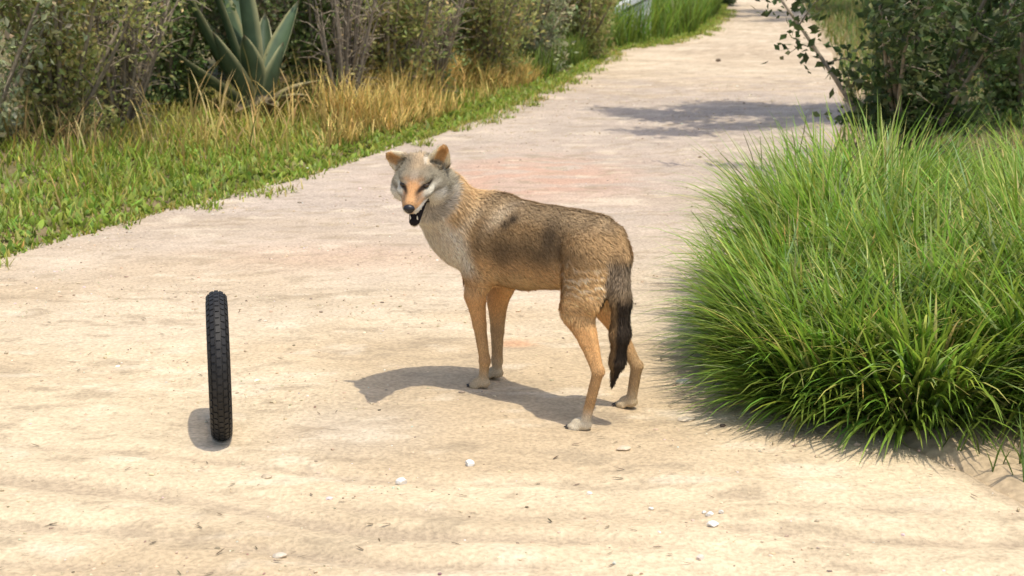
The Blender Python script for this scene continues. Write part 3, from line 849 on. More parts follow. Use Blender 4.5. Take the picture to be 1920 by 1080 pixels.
# broad little weeds among it
Nw = 26000
x, y, off = scatter(3.0, 30, Nw, -1, -0.05, 1.2, 1.2)
col = jcol((0.27, 0.35, 0.06), Nw, 0.25, 0.1)
V, F_, C = blades(np.stack([x, y, surf_z(x, y)], 1), rng.random(Nw) * 6.283, rng.uniform(0.03, 0.08, Nw), rng.uniform(0.3, 1.2, Nw), rng.uniform(0.1, 0.9, Nw), rng.uniform(0.008, 0.016, Nw), col, col * 1.1, 3)
bag.add(V, F_, C)
vg = obj('verge_grass', bag.mesh('verge_grass'), M_GRASS)
tag(vg, 'short bright green grass along the left road edge', 'grass', kind='stuff')

# ---- right verge further on
bag = Bag()
N = 16000
x, y, off = scatter(6.8, 34, N, 1, 0.05, 2.2, 1.0)
col = jcol((0.12, 0.19, 0.03), N, 0.25, 0.1); yl = rng.random(N) < 0.35; col[yl] = jcol((0.36, 0.29, 0.10), yl.sum(), 0.2)
V, F_, C = blades(np.stack([x, y, surf_z(x, y) - 0.006], 1), rng.random(N) * 6.283, rng.uniform(0.06, 0.26, N), rng.uniform(0, 0.6, N), rng.uniform(0.1, 1.2, N), rng.uniform(0.003, 0.006, N), col * 0.8, col * 1.1, 3)
bag.add(V, F_, C)
N = 3500
x, y, off = scatter(1.0, 4.6, N, 1, 0.05, 1.6, 1.0)
col = jcol((0.12, 0.19, 0.03), N, 0.25, 0.1)
V, F_, C = blades(np.stack([x, y, surf_z(x, y) - 0.006], 1), rng.random(N) * 6.283, rng.uniform(0.05, 0.22, N), rng.uniform(0, 0.6, N), rng.uniform(0.1, 1.2, N), rng.uniform(0.002, 0.004, N), col * 0.8, col * 1.1, 3)
bag.add(V, F_, C)
rv = obj('right_verge_grass', bag.mesh('right_verge_grass'), M_GRASS)
rv.name = 'roadside_grass'
tag(rv, 'mixed green and straw coloured grass under the trees beyond the tall grass', 'grass', kind='stuff')

# ---- golden dry grass on the left bank
bag = Bag()
def dry(N, d0, d1, o0, o1, h0, h1, c=(0.50, 0.335, 0.11), p=1.0):
    x, y, off = scatter(d0, d1, N, -1, o0, o1, p)
    cl = smooth(0.32, 0.55, fbm(x * 2.6, y * 2.6, oct=3, seed=95) + 0.5) * (smooth(-0.125, -0.10, x / y) if d0 > 9 and d0 < 16 else 1.0)
    k = rng.random(N) < np.clip(cl, 0.03, 1); x, y, off = x[k], y[k], off[k]; n = len(x)
    col = jcol(c, n, 0.22, 0.06); gr = rng.random(n) < 0.16; col[gr] = jcol((0.20, 0.22, 0.05), gr.sum(), 0.2)
    L = (h0 + (h1 - h0) * rng.random(n)) * (0.5 + 0.9 * smooth(o0 - 0.1, o0 + 0.5, off))
    V, F_, C = blades(np.stack([x, y, surf_z(x, y) - 0.01], 1), rng.random(n) * 6.283, L, rng.uniform(0, 0.4, n), rng.uniform(0.1, 1.3, n), rng.uniform(0.0025, 0.0055, n), col * 0.8, col * 1.15, 4)
    bag.add(V, F_, C)
dry(20000, 9.2, 14.6, 0.10, 0.95, 0.12, 0.36, (0.64, 0.47, 0.16))
dry(8000, 9.2, 14.0, 0.45, 1.3, 0.2, 0.45, (0.60, 0.45, 0.18))
dry(3500, 16, 26, 0.5, 2.0, 0.15, 0.4, (0.40, 0.31, 0.12))
dry(1800, 6.0, 9.5, 0.9, 2.2, 0.1, 0.3, (0.40, 0.30, 0.13))
dry(1500, 4, 8, 1.3, 2.6, 0.15, 0.4, (0.42, 0.31, 0.12))
dg = obj('dry_grass', bag.mesh('dry_grass'), M_DRY)
tag(dg, 'golden dry grass on the bank under the shrubs', 'grass', kind='stuff')

# ---- bright green tall grass at the far bend
bag = Bag()
N = 9000
x, y, off = scatter(18.3, 29, N, -1, 0.0, 1.6, 1.1)
col = jcol((0.16, 0.245, 0.03), N, 0.22, 0.1)
V, F_, C = blades(np.stack([x, y, surf_z(x, y)], 1), rng.random(N) * 6.283, rng.uniform(0.2, 0.75, N), rng.uniform(0, 0.35, N), rng.uniform(0.2, 1.2, N), rng.uniform(0.005, 0.010, N), col * 0.8, col * 1.15, 4)
bag.add(V, F_, C)
N = 5000
x, y, off = scatter(14.3, 19, N, -1, 0.05, 0.8, 1.0)
col = jcol((0.15, 0.21, 0.035), N, 0.22, 0.1)
V, F_, C = blades(np.stack([x, y, surf_z(x, y)], 1), rng.random(N) * 6.283, rng.uniform(0.1, 0.38, N), rng.uniform(0, 0.35, N), rng.uniform(0.2, 1.2, N), rng.uniform(0.004, 0.008, N), col * 0.8, col * 1.15, 4)
bag.add(V, F_, C)
fg = obj('bend_grass', bag.mesh('bend_grass'), M_GRASS)
tag(fg, 'fresh green knee high grass where the road bends away', 'grass', kind='stuff')

# ------------------------------------------------------------------ shrubs and trees
def leaves(P, D, size, width, col, fold=0.25):
    """one folded diamond leaf per point"""
    N = len(P)
    D = unit(D); rnd = unit(rng.normal(0, 1, (N, 3)))
    S = unit(np.cross(D, rnd)); U = np.cross(S, D)
    a = P; b = P + D * (size * 0.5)[:, None] + S * (size * width)[:, None] + U * (size * fold * width)[:, None]
    c = P + D * size[:, None]; d = P + D * (size * 0.5)[:, None] - S * (size * width)[:, None] + U * (size * fold * width)[:, None]
    V = np.stack([a, b, c, d], 1).reshape(-1, 3)
    i = np.arange(N)[:, None] * 4
    F = np.concatenate([i + np.array([[0, 1, 2]]), i + np.array([[0, 2, 3]])])
    return V, F, np.repeat(col, 4, 0)

def branch_paths(base, n, h, spread, rise=0.6, lo_=0.25):
    """stems from the base, each with side twigs; returns [(pts, r0, r1)], twig tips"""
    out = []; tips = []
    for k in range(n):
        a = rng.random() * 6.283; sp_ = spread * math.sqrt(rng.random()); hh = h * rng.uniform(0.55, 1.0)
        e = base + np.array([math.cos(a) * sp_, math.sin(a) * sp_, hh])
        s0 = base + np.array([math.cos(a), math.sin(a), 0]) * 0.06 * rng.random()
        mid = s0 * 0.5 + e * 0.5 + np.array([rng.normal(0, 0.06), rng.normal(0, 0.06), h * 0.05])
        t = np.linspace(0, 1, 6)[:, None]
        pts = (1 - t) ** 2 * s0 + 2 * t * (1 - t) * mid + t * t * e
        out.append((pts, 0.010 + 0.012 * h / 2, 0.003))
        for j in range(11):
            f = rng.random(); i0 = min(4, int(j * 5 / 11)); q = pts[i0] * (1 - f) + pts[i0 + 1] * f
            dr = unit(np.array([rng.normal(0, 1), rng.normal(0, 1), rng.normal(0.35, 0.6)]))
            ln_ = rng.uniform(0.15, 0.45) * h * 0.45
            e2 = q + dr * ln_
            out.append((np.array([q, (q + e2) / 2 + [0, 0, 0.02 * h], e2]), 0.005, 0.0018)); tips.append((q, e2))
    return out, tips

def shrub(name, x, y, h, spread, nleaf, leafsize, width, cols, label, cat='shrub', group=None, stems=14, bark=(0.27, 0.225, 0.165), low=0.05, blotch=0.5):
    z = float(surf_z(np.array([x]), np.array([y]))[0]) - 0.02
    root = empty(name, (x, y, z)); tag(root, label, cat, group)
    paths, tips = branch_paths(np.zeros(3), stems, h, spread)
    bg = Bag()
    for pts, r0, r1 in paths:
        V, F_ = tube(pts, np.linspace(r0, r1, len(pts)), 5); bg.add(V, F_, np.array(bark) * rng.uniform(0.7, 1.3))
    obj('stems', bg.mesh('stems'), M_BARK, root)
    if nleaf:
        k = rng.integers(0, len(tips), nleaf); f = rng.random(nleaf)
        A = np.array([t[0] for t in tips]); B = np.array([t[1] for t in tips])
        P = A[k] * (1 - f)[:, None] + B[k] * f[:, None] * 1.05 + np.clip(rng.normal(0, 0.05 * (0.5 + h * 0.4), (nleaf, 3)), -0.09, 0.09)
        P[:, 2] = np.where(P[:, 2] < low, low + 0.08 * rng.random(nleaf), P[:, 2])
        D = unit(B[k] - A[k]) * 0.6 + rng.normal(0, 0.7, (nleaf, 3)) + np.array([0, 0, 0.15])
        ci = rng.choice(len(cols), nleaf, p=np.array([c[3] for c in cols]) / sum(c[3] for c in cols))
        cb = np.array([c[:3] for c in cols])[ci]
        tw = rng.normal(1, 0.12, len(tips))[k]
        col = jcol(cb * tw[:, None], nleaf, 0.18, 0.08)
        V, F_, C = leaves(P, D, leafsize * rng.uniform(0.6, 1.3, nleaf), width, col)
        obj('crown', build_mesh('crown', V, F_, C, False), M_LEAF, root)
    return root

GREEN = [(0.20, 0.275, 0.085, 6), (0.29, 0.36, 0.13, 3), (0.42, 0.43, 0.21, 1)]
SAGE = [(0.34, 0.38, 0.20, 5), (0.44, 0.46, 0.27, 3), (0.50, 0.45, 0.27, 1)]
OLIVE = [(0.34, 0.37, 0.12, 5), (0.46, 0.45, 0.17, 3), (0.55, 0.45, 0.20, 1.4)]
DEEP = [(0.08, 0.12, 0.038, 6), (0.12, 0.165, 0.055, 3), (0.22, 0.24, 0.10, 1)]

def gp(px, py): return ground_at(px, py)[:2]
def back(px, py, dd):
    """a point dd metres behind the ground point seen at a pixel, along the same line of sight"""
    p = ground_at(px, py); k = (p[1] + dd) / p[1]
    return p[0] * k, p[1] * k
EP = np.array([[-200, 520], [100, 440], [424, 360], [560, 325], [700, 280], [800, 250], [900, 215], [1000, 172], [1050, 150], [1150, 95], [1230, 80], [1300, 65], [1345, 30], [1360, 0.]])
def off_edge(px, dd):
    """a point dd metres behind the left road edge on the line of sight of image column px"""
    return back(px, float(np.interp(px, EP[:, 0], EP[:, 1])), dd)
shrubs = [
    ('leafy_shrub', off_edge(610, 2.5), 1.7, 0.45, 10000, 0.038, 0.36, GREEN, 'dense small leaved green shrub growing beside the agave', 22),
    ('leafy_shrub', off_edge(470, 4.4), 1.9, 0.7, 10000, 0.042, 0.36, SAGE, 'grey green shrub with pale flecked leaves behind the agave spikes', 22),
    ('dry_shrub', off_edge(650, 1.7), 1.3, 0.40, 400, 0.03, 0.25, OLIVE, 'almost bare grey twiggy shrub between the agave and the golden grass', 30),
    ('leafy_shrub', off_edge(735, 1.7), 1.5, 0.5, 7000, 0.050, 0.20, OLIVE, 'yellowish green narrow leaved shrub behind the golden grass', 20),
    ('dry_shrub', off_edge(805, 1.6), 1.2, 0.45, 1200, 0.04, 0.25, GREEN, 'dark tangle of bare branches in the hedge behind the golden grass', 36),
    ('leafy_shrub', off_edge(845, 2.5), 1.9, 0.7, 9000, 0.055, 0.22, GREEN, 'tall green shrub rising behind the dark bare tangle', 20),
    ('leafy_shrub', off_edge(915, 1.6), 1.4, 0.55, 9000, 0.048, 0.20, OLIVE, 'olive coloured shrub at the end of the golden grass', 20),
    ('leafy_shrub', off_edge(1000, 1.5), 1.5, 0.6, 9500, 0.055, 0.18, SAGE, 'pale sage coloured shrub before the road bend', 20),
    ('leafy_shrub', off_edge(1085, 1.2), 1.4, 0.55, 9000, 0.058, 0.18, OLIVE, 'straw tinged green shrub beside the pale concrete block', 20),
    ('leafy_shrub', off_edge(970, 4.0), 2.2, 1.1, 9000, 0.07, 0.26, GREEN, 'broad green shrub deep in the hedge behind the sage shrub', 18),
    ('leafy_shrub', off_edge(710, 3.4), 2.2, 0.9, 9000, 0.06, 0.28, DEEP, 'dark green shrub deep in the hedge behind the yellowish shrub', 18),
    ('leafy_shrub', off_edge(1350, 2.0), 1.7, 0.8, 7000, 0.08, 0.28, DEEP, 'dark green shrub overhanging the road at the far bend', 16),
    ('leafy_shrub', off_edge(325, 3.2), 1.6, 0.50, 10000, 0.042, 0.34, GREEN, 'rounded green shrub on the other side of the agave from the twiggy one', 22),
    ('dry_shrub', off_edge(235, 2.6), 1.3, 0.5, 900, 0.04, 0.25, OLIVE, 'leafless brown shrub next to the rounded green shrub', 30),
    ('leafy_shrub', off_edge(120, 2.5), 1.7, 0.7, 9000, 0.045, 0.26, OLIVE, 'olive green shrub at the open end of the roadside hedge', 20),
    ('leafy_shrub', off_edge(-30, 2.4), 1.6, 0.7, 8000, 0.05, 0.26, SAGE, 'sage green shrub beyond the olive shrub, last of the hedge', 20),
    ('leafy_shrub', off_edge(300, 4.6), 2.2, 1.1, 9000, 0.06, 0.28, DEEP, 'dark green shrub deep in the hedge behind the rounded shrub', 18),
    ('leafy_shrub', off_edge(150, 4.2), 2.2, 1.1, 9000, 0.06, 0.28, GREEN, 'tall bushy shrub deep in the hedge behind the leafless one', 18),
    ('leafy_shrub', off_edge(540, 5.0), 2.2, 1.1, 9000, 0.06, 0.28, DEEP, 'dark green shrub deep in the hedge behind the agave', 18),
]
for nm, (x, y), h, sprd, nl, ls, wd_, cl, lb, stn in shrubs:
    shrub(nm, x, y, h, sprd, nl, ls, wd_, cl, lb, group='shrubs of the roadside hedge', stems=stn)

# ---- trees on the right whose crowns shade the road
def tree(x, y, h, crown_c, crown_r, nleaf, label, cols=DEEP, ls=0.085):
    z = float(surf_z(np.array([x]), np.array([y]))[0]) - 0.03
    root = empty('roadside_tree', (x, y, z)); tag(root, label, 'tree', 'trees along the right side of the road')
    bg = Bag(); tips = []
    top = np.array([crown_c[0] - x, crown_c[1] - y, crown_c[2] - z])
    fork = np.array([top[0] * 0.15, top[1] * 0.15, top[2] * 0.42])
    V, F_ = tube(np.array([[0, 0, -0.1], fork * [0.3, 0.3, 0.35], fork * 0.7 + [0.03, 0.02, 0], fork]), [0.17, 0.13, 0.115, 0.10], 10); bg.add(V, F_, np.array([0.16, 0.125, 0.09]))
    for k in range(11):
        a = k * 2.4 + rng.normal(0, 0.3); rr = math.sqrt(rng.uniform(0.15, 1.0)); zz = rng.uniform(-0.75, 0.75)
        e = top + np.array([math.cos(a) * rr * crown_r[0], math.sin(a) * rr * crown_r[1], zz * crown_r[2] * math.sqrt(max(0.1, 1 - rr * rr * 0.7))])
        mid = fork * 0.45 + e * 0.55 + np.array([0, 0, 0.25])
        t = np.linspace(0, 1, 7)[:, None]; pts = (1 - t) ** 2 * fork + 2 * t * (1 - t) * mid + t * t * e
        V, F_ = tube(pts, np.linspace(0.055, 0.012, 7), 7); bg.add(V, F_, np.array([0.16, 0.125, 0.09]))
        for j in range(9):
            i0 = 2 + int(j * 4 / 9); q = pts[i0] + (pts[min(6, i0 + 1)] - pts[i0]) * rng.random()
            e2 = q + unit(rng.normal(0, 1, 3) * [1, 1, 0.7]) * rng.uniform(0.25, 0.65) * min(crown_r) * 0.75
            V, F_ = tube(np.array([q, (q + e2) / 2 + [0, 0, 0.05], e2]), [0.012, 0.008, 0.003], 5); bg.add(V, F_, np.array([0.15, 0.12, 0.085]))
            tips.append((q, e2))
    obj('trunk', bg.mesh('trunk'), M_BARK, root)
    A = np.array([t[0] for t in tips]); B = np.array([t[1] for t in tips])
    k = rng.integers(0, len(tips), nleaf); f = rng.random(nleaf) ** 0.7
    P = A[k] * (1 - f)[:, None] + B[k] * f[:, None] * 1.05 + rng.normal(0, 0.10, (nleaf, 3))
    D = unit(B[k] - A[k]) * 0.5 + rng.normal(0, 0.7, (nleaf, 3)) - np.array([0, 0, 0.2])
    ci = rng.choice(len(cols), nleaf, p=np.array([c[3] for c in cols]) / sum(c[3] for c in cols))
    col = jcol(np.array([c[:3] for c in cols])[ci], nleaf, 0.2, 0.08)
    V, F_, C = leaves(P, D, ls * rng.uniform(0.6, 1.3, nleaf), 0.28, col)
    obj('crown', build_mesh('crown', V, F_, C, False), M_LEAF, root)

# crowns: the shade they throw falls on the ground at crown - height * sun slope
def crown_over(px, py, hgt):
    g = ground_at(px, py)
    return np.array([g[0] + SUN.x / SUN.z * hgt, g[1] + SUN.y / SUN.z * hgt, hgt])
c1 = crown_over(1430, 217, 3.1)
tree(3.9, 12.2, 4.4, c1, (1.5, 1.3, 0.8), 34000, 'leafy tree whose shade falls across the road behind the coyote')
c2 = crown_over(1420, 28, 3.6)
tree(7.4, 27.5, 5, c2, (1.9, 2.2, 1.0), 22000, 'tree by the far bend shading the road where it vanishes', ls=0.09)
shrub('overhanging_shrub', 2.22, 9.0, 1.7, 1.05, 9000, 0.06, 0.28, DEEP, 'dark leafy bush leaning towards the road behind the tall grass', 'shrub', 'bushes on the right verge', 18, low=0.28)
shrub('overhanging_shrub', 3.5, 11.0, 1.8, 0.9, 7000, 0.06, 0.28, GREEN, 'green bush at the foot of the leafy shade tree', 'shrub', 'bushes on the right verge', 16)
shrub('overhanging_shrub', 4.3, 15.5, 1.8, 1.0, 7000, 0.07, 0.28, GREEN, 'green bush beyond the shade tree on the outer verge', 'shrub', 'bushes on the right verge', 16)
shrub('overhanging_shrub', 6.1, 24.0, 1.9, 1.2, 8000, 0.08, 0.28, DEEP, 'dark bush crowding the road on the outer side of the bend', 'shrub', 'bushes on the right verge', 16)
shrub('overhanging_shrub', 3.4, 7.6, 1.6, 0.8, 7000, 0.06, 0.28, GREEN, 'broad green bush at the back of the tall grass', 'shrub', 'bushes on the right verge', 16)

# ------------------------------------------------------------------ agaves
def agave_leaf(L, W, col, curve=0.25, seed=0):
    """thick channelled leaf along +X then bending up, spine at the tip"""
    K, A = 12, 9
    t = np.linspace(0, 1, K)
    w = W * (0.62 + 0.75 * np.sin(np.clip(t * 1.35, 0, 1) * math.pi * 0.62)) * (1 - t ** 3.0) ** 0.9 * 0.75 + 0.001
    V = []; C = []
    for i in range(K):
        x = t[i] * L; zc = curve * L * t[i] ** 2
        a = np.linspace(-1, 1, A)
        yy = a * w[i]; zz = zc + 0.55 * w[i] * a ** 2
        th = 0.030 * (W / 0.09) * (1 - a ** 2) * (1 - t[i]) ** 0.7 + 0.002
        V.append(np.stack([np.full(A, x), yy, zz], 1)); V.append(np.stack([np.full(A, x), yy, zz - th], 1))
        cc = np.tile(col, (A, 1)) * (0.92 + 0.16 * ((i * 7 + seed) % 5) / 5)
        cc = mixc(cc, np.array([0.50, 0.47, 0.24]), 0.75 * smooth(0.78, 0.95, np.abs(a)))
        cc = mixc(cc, np.array([0.10, 0.07, 0.04]), np.full(A, float(smooth(0.94, 1.0, t[i]))))
        C += [cc, cc * 0.95]
    V = np.concatenate(V); C = np.concatenate(C)
    F = []
    for i in range(K - 1):
        b0, b1 = i * 2 * A, (i + 1) * 2 * A
        for j in range(A - 1):
            F.append([b0 + j, b0 + j + 1, b1 + j + 1, b1 + j])
            F.append([b0 + A + j, b1 + A + j, b1 + A + j + 1, b0 + A + j + 1])
        F.append([b0, b1, b1 + A, b0 + A]); F.append([b0 + A - 1, b0 + 2 * A - 1, b1 + 2 * A - 1, b1 + A - 1])
    return V, np.array(F), C

def agave(x, y, label, scale, specs):
    z = float(surf_z(np.array([x]), np.array([y]))[0])
    root = empty('agave', (x, y, z)); tag(root, label, 'agave')
    V, F_ = uv_ball(np.array([0, 0, 0.06 * scale]), EYE3, np.array([0.13, 0.13, 0.13]) * scale, 14, 8)
    obj('stump', build_mesh('stump', V, F_, np.tile([0.16, 0.13, 0.08], (len(V), 1))), M_BARK, root)
    for i, (az, elv, L, W, dead) in enumerate(specs):
        col = np.array([0.20, 0.145, 0.085]) if dead else np.array([0.075, 0.115, 0.062]) * rng.uniform(0.8, 1.2)
        V, F_, C = agave_leaf(L * scale, W * scale, col, 0.02 if elv > 1.0 else (-0.15 if dead else 0.22), i)
        ce, se = math.cos(elv), math.sin(elv); ca, sa = math.cos(az), math.sin(az)
        V = V + [0.05 * scale, 0, 0]
        X = V[:, 0] * ce - V[:, 2] * se; Z = V[:, 0] * se + V[:, 2] * ce; Y = V[:, 1]
        V = np.stack([X * ca - Y * sa, X * sa + Y * ca, Z + 0.06 * scale], 1)
        lf = obj('leaf', build_mesh('leaf', V, F_, C), M_AGAVE, root)
        if dead: lf['label'] = 'withered brown lower leaf'

ax_, ay_ = gp(487, 232)
R_ = math.radians
agave(ax_ * 0.97, ay_ * 0.97, 'large blue green agave with thick upright leaves and withered lower leaves', 1.0, [
    (R_(172), R_(70), 1.25, 0.12, 0), (R_(215), R_(82), 1.15, 0.11, 0), (R_(135), R_(66), 1.15, 0.11, 0), (R_(262), R_(60), 0.55, 0.095, 0), (R_(-14), R_(56), 0.44, 0.105, 0),
    (R_(55), R_(58), 0.80, 0.10, 0), (R_(192), R_(50), 1.05, 0.10, 0), (R_(228), R_(44), 0.60, 0.095, 0), (R_(18), R_(30), 0.42, 0.06, 1), (R_(-28), R_(22), 0.38, 0.06, 1), (R_(152), R_(40), 0.95, 0.10, 0),
    (R_(300), R_(14), 0.30, 0.06, 1), (R_(203), R_(24), 0.65, 0.09, 0), (R_(90), R_(45), 0.7, 0.09, 0), (R_(250), R_(8), 0.30, 0.06, 1)])

# ------------------------------------------------------------------ pale block by the bend
def rounded_block(cx, cy, cz, prof, depth, name, col, mat):
    """extruded outline (x,z) with a small bevel, depth along y"""
    prof = np.array(prof, float); n = len(prof); c = prof.mean(0); b = 0.015
    inner = c + (prof - c) * (1 - b / np.maximum(np.linalg.norm(prof - c, axis=1, keepdims=True), 0.05))
    rings = [(inner, 0), (prof, b), (prof, depth - b), (inner, depth)]
    V = np.concatenate([np.stack([r[:, 0], np.full(n, y), r[:, 1]], 1) for r, y in rings])
    F = []
    for k in range(3):
        for j in range(n):
            F.append([k * n + j, k * n + (j + 1) % n, (k + 1) * n + (j + 1) % n, (k + 1) * n + j])
    F.append(list(range(n))[::-1]); F.append([3 * n + j for j in range(n)])
    return build_mesh(name, V + np.array([cx, cy, cz]), F, np.tile(col, (len(V), 1)), False)
M_CONC = mat_attr('concrete', rough=0.9, spec=0.15, noise_scale=9, noise_amt=0.15, bump=0.3)
bd = 20.2
p0, p1, p2 = at_depth(1150, 75, bd), at_depth(1158, 16, bd), at_depth(1205, -8, bd)
zb = float(surf_z(np.array([p0[0]]), np.array([bd]))[0])
blk = empty('concrete_block', (p0[0], bd, zb - 0.03)); tag(blk, 'pale grey concrete block with a bright white sloping cap behind the grass', 'block')
w2 = (p2[0] - p1[0]) * 1.35; sl = (p2[2] - p1[2]) / (p2[0] - p1[0])
hz1 = p1[2] - zb
obj('wall', rounded_block(0, 0, 0, [(0.05, 0), (0.05 + w2, 0), (0.05 + w2, hz1 + sl * w2 - 0.05), (0.05, hz1 - 0.05)], 0.5, 'wall', (0.50, 0.46, 0.40), M_CONC), None, blk)
obj('cap', rounded_block(0, -0.03, 0, [(0.0, hz1 - 0.047), (0.08 + w2, hz1 + sl * (w2 + 0.08) - 0.047), (0.08 + w2, hz1 + sl * (w2 + 0.08) + 0.03), (0.0, hz1 + 0.03)], 0.56, 'cap', (0.82, 0.81, 0.78), M_CONC), None, blk)

# ------------------------------------------------------------------ tyre on the left
M_RUB = mat_plain('rubber', (0.018, 0.017, 0.016), 0.6, 0.35, 40, 0.35, 0.25, 0.002)
td = 4.24
TR, TW = 0.205, 0.030
rightx = at_depth(432.5, 665, td)[0]
tyre = empty('small_tyre', (rightx - TW - 0.003, td, 0)); tag(tyre, 'small narrow black tyre standing upright on the dirt road', 'tyre')
# cross section (side offset, radius): round tread, bulging sidewall, bead
sec = []
for k in range(22):
    a = math.radians(-150 + 300 * k / 21)
    sec.append((TW * math.sin(a), TR - 0.032 + 0.032 * math.cos(a)))
for k in range(14):
    a = math.radians(150 - 300 * k / 13)
    sec.append((0.82 * TW * math.sin(a), TR - 0.032 + 0.026 * math.cos(a)))
nS, nA = len(sec), 72
V = []
for k in range(nA):
    a = 2 * math.pi * k / nA
    for (o, r) in sec: V.append((o, r * math.cos(a), r * math.sin(a)))
F = [[k * nS + j, k * nS + (j + 1) % nS, ((k + 1) % nA) * nS + (j + 1) % nS, ((k + 1) % nA) * nS + j] for k in range(nA) for j in range(nS)]
tz = TR - 0.012
tyre.location.z = tz + float(road_z(np.array([tyre.location.x]), np.array([td]))[0])
tyre.rotation_euler = (0, 0, math.atan2(-tyre.location.x, td))
cas = obj('casing', build_mesh('casing', V, F), M_RUB, tyre)
bg = Bag()
for row, ang in enumerate((-52, -26, 0, 26, 52)):
    for k in range(56):
        a0 = 2 * math.pi * (k + 0.5 * (row % 2)) / 56; a1 = a0 + 2 * math.pi / 56 * 0.72
        vs = []
        for hh in (-0.004, 0.0028):
            for a in (a0, a1):
                for dw in (-9.5, 9.5):
                    q = math.radians(ang + dw); rr = TR - 0.032 + (0.032 + hh) * math.cos(q)
                    vs.append(((TW + hh) * math.sin(q), rr * math.cos(a), rr * math.sin(a)))
        bg.add(np.array(vs), np.array([[0, 1, 3, 2], [4, 6, 7, 5], [0, 4, 5, 1], [2, 3, 7, 6], [0, 2, 6, 4], [1, 5, 7, 3]]))
tb = obj('tread', bg.mesh('tread', False), M_RUB, tyre); tb['kind'] = 'stuff'

# ------------------------------------------------------------------ stones and gravel
ICO = np.array([(0, 0, 1)] + [(0.894 * math.cos(k * 1.2566), 0.894 * math.sin(k * 1.2566), 0.447) for k in range(5)] + [(0.894 * math.cos(k * 1.2566 + 0.628), 0.894 * math.sin(k * 1.2566 + 0.628), -0.447) for k in range(5)] + [(0, 0, -1)])
ICF = np.array([[0, 1 + k, 1 + (k + 1) % 5] for k in range(5)] + [[1 + k, 6 + k, 1 + (k + 1) % 5] for k in range(5)] + [[1 + (k + 1) % 5, 6 + k, 6 + (k + 1) % 5] for k in range(5)] + [[6 + k, 11, 6 + (k + 1) % 5] for k in range(5)])

def subdiv(V, F):
    V = [tuple(v) for v in V]; cache = {}; out = []
    def mid(a, b):
        k = (min(a, b), max(a, b))
        if k not in cache:
            m = unit((np.array(V[a]) + np.array(V[b])) / 2); V.append(tuple(m)); cache[k] = len(V) - 1
        return cache[k]
    for a, b, c in F:
        x, y, z = mid(a, b), mid(b, c), mid(c, a)
        out += [[a, x, z], [b, y, x], [c, z, y], [x, y, z]]
    return np.array(V), np.array(out)
IV2, IF2 = subdiv(ICO, ICF); IV2, IF2 = subdiv(IV2, IF2)

def stone(px, py, w_, h_, col, label, name='stone', group=None, depth=None):
    g = ground_at(px, py); s = 3300.0 / 1.0
    sc_ = math.hypot(g[1], HCAM) / FPX              # metres per pixel there
    rx, rz_ = w_ * sc_ / 2, h_ * sc_ / 2; ry_ = (depth or 0.8) * rx
    sd_ = int(px * 7 + py)
    n = fbm(IV2[:, 0] * 1.1 + sd_, IV2[:, 1] * 1.1, IV2[:, 2] * 1.1, oct=3, seed=sd_ % 97)
    q = IV2 * (1 + 0.55 * n)[:, None]
    # a few flat fracture faces
    r0 = np.random.default_rng(sd_)
    for k in range(5):
        d = unit(r0.normal(0, 1, 3)); m = q @ d; lim = r0.uniform(0.62, 0.85)
        q = q - np.maximum(m - lim, 0)[:, None] * d
    V = q * np.array([rx, ry_, rz_])
    zz = float(surf_z(np.array([g[0]]), np.array([g[1]]))[0])
    o = obj(name, build_mesh('stone', V, IF2, np.tile(col, (len(V), 1)), False), M_STONE, None, (g[0], g[1], zz + 0.55 * rz_))
    o.rotation_euler = (0, 0, r0.uniform(-0.6, 0.6))
    tag(o, label, 'stone', group)
    return o
W = (0.80, 0.77, 0.70)
stone(752, 906, 22, 17, W, 'white angular stone lying alone on the road in front of the coyote')
stone(881, 871, 20, 15, W, 'small white stone between the lone white stone and the coyote shadow')
stone(1337, 986, 24, 14, W, 'white rubble piece, largest of the broken cluster on the road')
stone(1330, 967, 15, 11, W, 'white chip leaning on the back of the broken cluster')
stone(1352, 966, 11, 9, (0.62, 0.58, 0.50), 'dull grey chip in the broken cluster')
stone(1320, 962, 9, 7, (0.70, 0.66, 0.58), 'tiny pale chip at the edge of the broken cluster')
stone(1105, 928, 14, 7, (0.78, 0.73, 0.62), 'flat white pebble between the near hind paw and the ruts', 'pebble')
stone(1221, 957, 11, 7, (0.78, 0.73, 0.62), 'small round white pebble beside the rut near the broken cluster', 'pebble')
stone(1168, 842, 30, 9, (0.56, 0.46, 0.33), 'flat tan stone sunk in the dirt by the near hind paw')
stone(1287, 786, 34, 8, (0.62, 0.52, 0.38), 'long flat cream stone beside the tall grass')
stone(1281, 718, 32, 9, (0.68, 0.62, 0.50), 'pale flat slab stone at the foot of the tall grass')
stone(573, 322, 20, 9, (0.80, 0.77, 0.68), 'white stone at the edge of the left verge grass')
stone(1355, 800, 12, 8, (0.14, 0.10, 0.07), 'small dark brown clod near the tall grass', 'clod')
stone(1347, 115, 10, 8, (0.20, 0.16, 0.12), 'dark stone far along the road near the bend')
stone(690, 180, 16, 12, (0.62, 0.56, 0.44), 'pale stone nestled in the golden grass')
stone(500, 892, 20, 9, (0.50, 0.41, 0.29), 'low tan stone half sunk in the crumbly dirt')
stone(525, 1043, 26, 14, (0.55, 0.48, 0.38), 'grey tan stone in the gravelly dirt by the ruts')

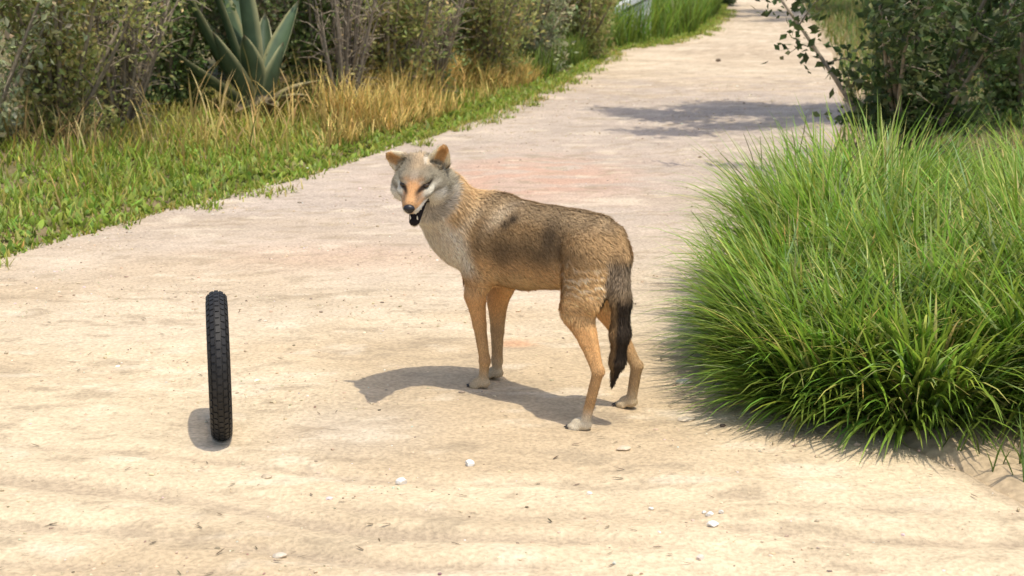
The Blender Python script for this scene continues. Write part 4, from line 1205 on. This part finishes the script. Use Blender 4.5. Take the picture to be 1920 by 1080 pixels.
def gravel(name, P, size, col, label, squash=0.6):
    N = len(P)
    jit_ = 1 + rng.normal(0, 0.18, (N, 12, 1))
    sc3 = size[:, None, None] * rng.uniform(0.65, 1.25, (N, 1, 3)) * np.array([1, 1, squash])
    a = rng.random(N) * 6.283; ca, sa = np.cos(a)[:, None], np.sin(a)[:, None]
    q = ICO[None] * jit_ * sc3
    X = q[..., 0] * ca - q[..., 1] * sa; Y = q[..., 0] * sa + q[..., 1] * ca
    V = np.stack([X, Y, q[..., 2]], -1) + P[:, None, :]
    F = (np.arange(N)[:, None, None] * 12 + ICF[None]).reshape(-1, 3)
    o = obj(name, build_mesh(name, V.reshape(-1, 3), F, np.repeat(col, 12, 0), False), M_STONE)
    tag(o, label, 'gravel', kind='stuff')
N = 34000
y = 2.6 + 12 * rng.random(N) ** 1.7; t = rng.random(N)
x = road_l(y) + (road_r(y) - road_l(y)) * t
cl = fbm(x * 1.6, y * 2.4, oct=4, seed=101) + 0.5
k = rng.random(N) < smooth(0.42, 0.72, cl) * 0.85 + 0.10
x, y = x[k], y[k]; N = len(x)
sz = np.clip(rng.lognormal(-6.0, 0.5, N), 0.0012, 0.012)
col = np.where((rng.random(N) < 0.72)[:, None], jcol((0.54, 0.43, 0.29), N, 0.12, 0.04), np.where((rng.random(N) < 0.5)[:, None], jcol((0.26, 0.20, 0.14), N, 0.25), jcol((0.70, 0.64, 0.52), N, 0.1)))
gravel('gravel', np.stack([x, y, surf_z(x, y) + sz * 0.15], 1), sz, col, 'fine crumbs and grit scattered over the dirt road')

# ---- dark bits of straw, twig and dung scattered on the road
bg = Bag()
N = 1500
y = 3.0 + 14 * rng.random(N) ** 1.5; x = road_l(y) + (road_r(y) - road_l(y)) * rng.random(N)
cl = fbm(x * 1.3, y * 2.0, oct=3, seed=111) + 0.5; k = rng.random(N) < smooth(0.4, 0.65, cl) + 0.05; x, y = x[k], y[k]; N = len(x)
L = rng.uniform(0.008, 0.035, N); z = surf_z(x, y)
V, F_, C = blades(np.stack([x, y, z + 0.003], 1), rng.normal(0, 0.7, N) + np.where(rng.random(N) < 0.5, 0, math.pi), L, np.full(N, 1.45), rng.uniform(-0.2, 0.2, N), rng.uniform(0.001, 0.0028, N), jcol((0.13, 0.10, 0.065), N, 0.3), jcol((0.17, 0.13, 0.08), N, 0.3), 2)
lt = obj('litter', build_mesh('litter', V, F_, C), M_DRY); lt.name = 'plant_litter'
tag(lt, 'dark scraps of straw and twig on the dirt road', 'litter', kind='stuff')
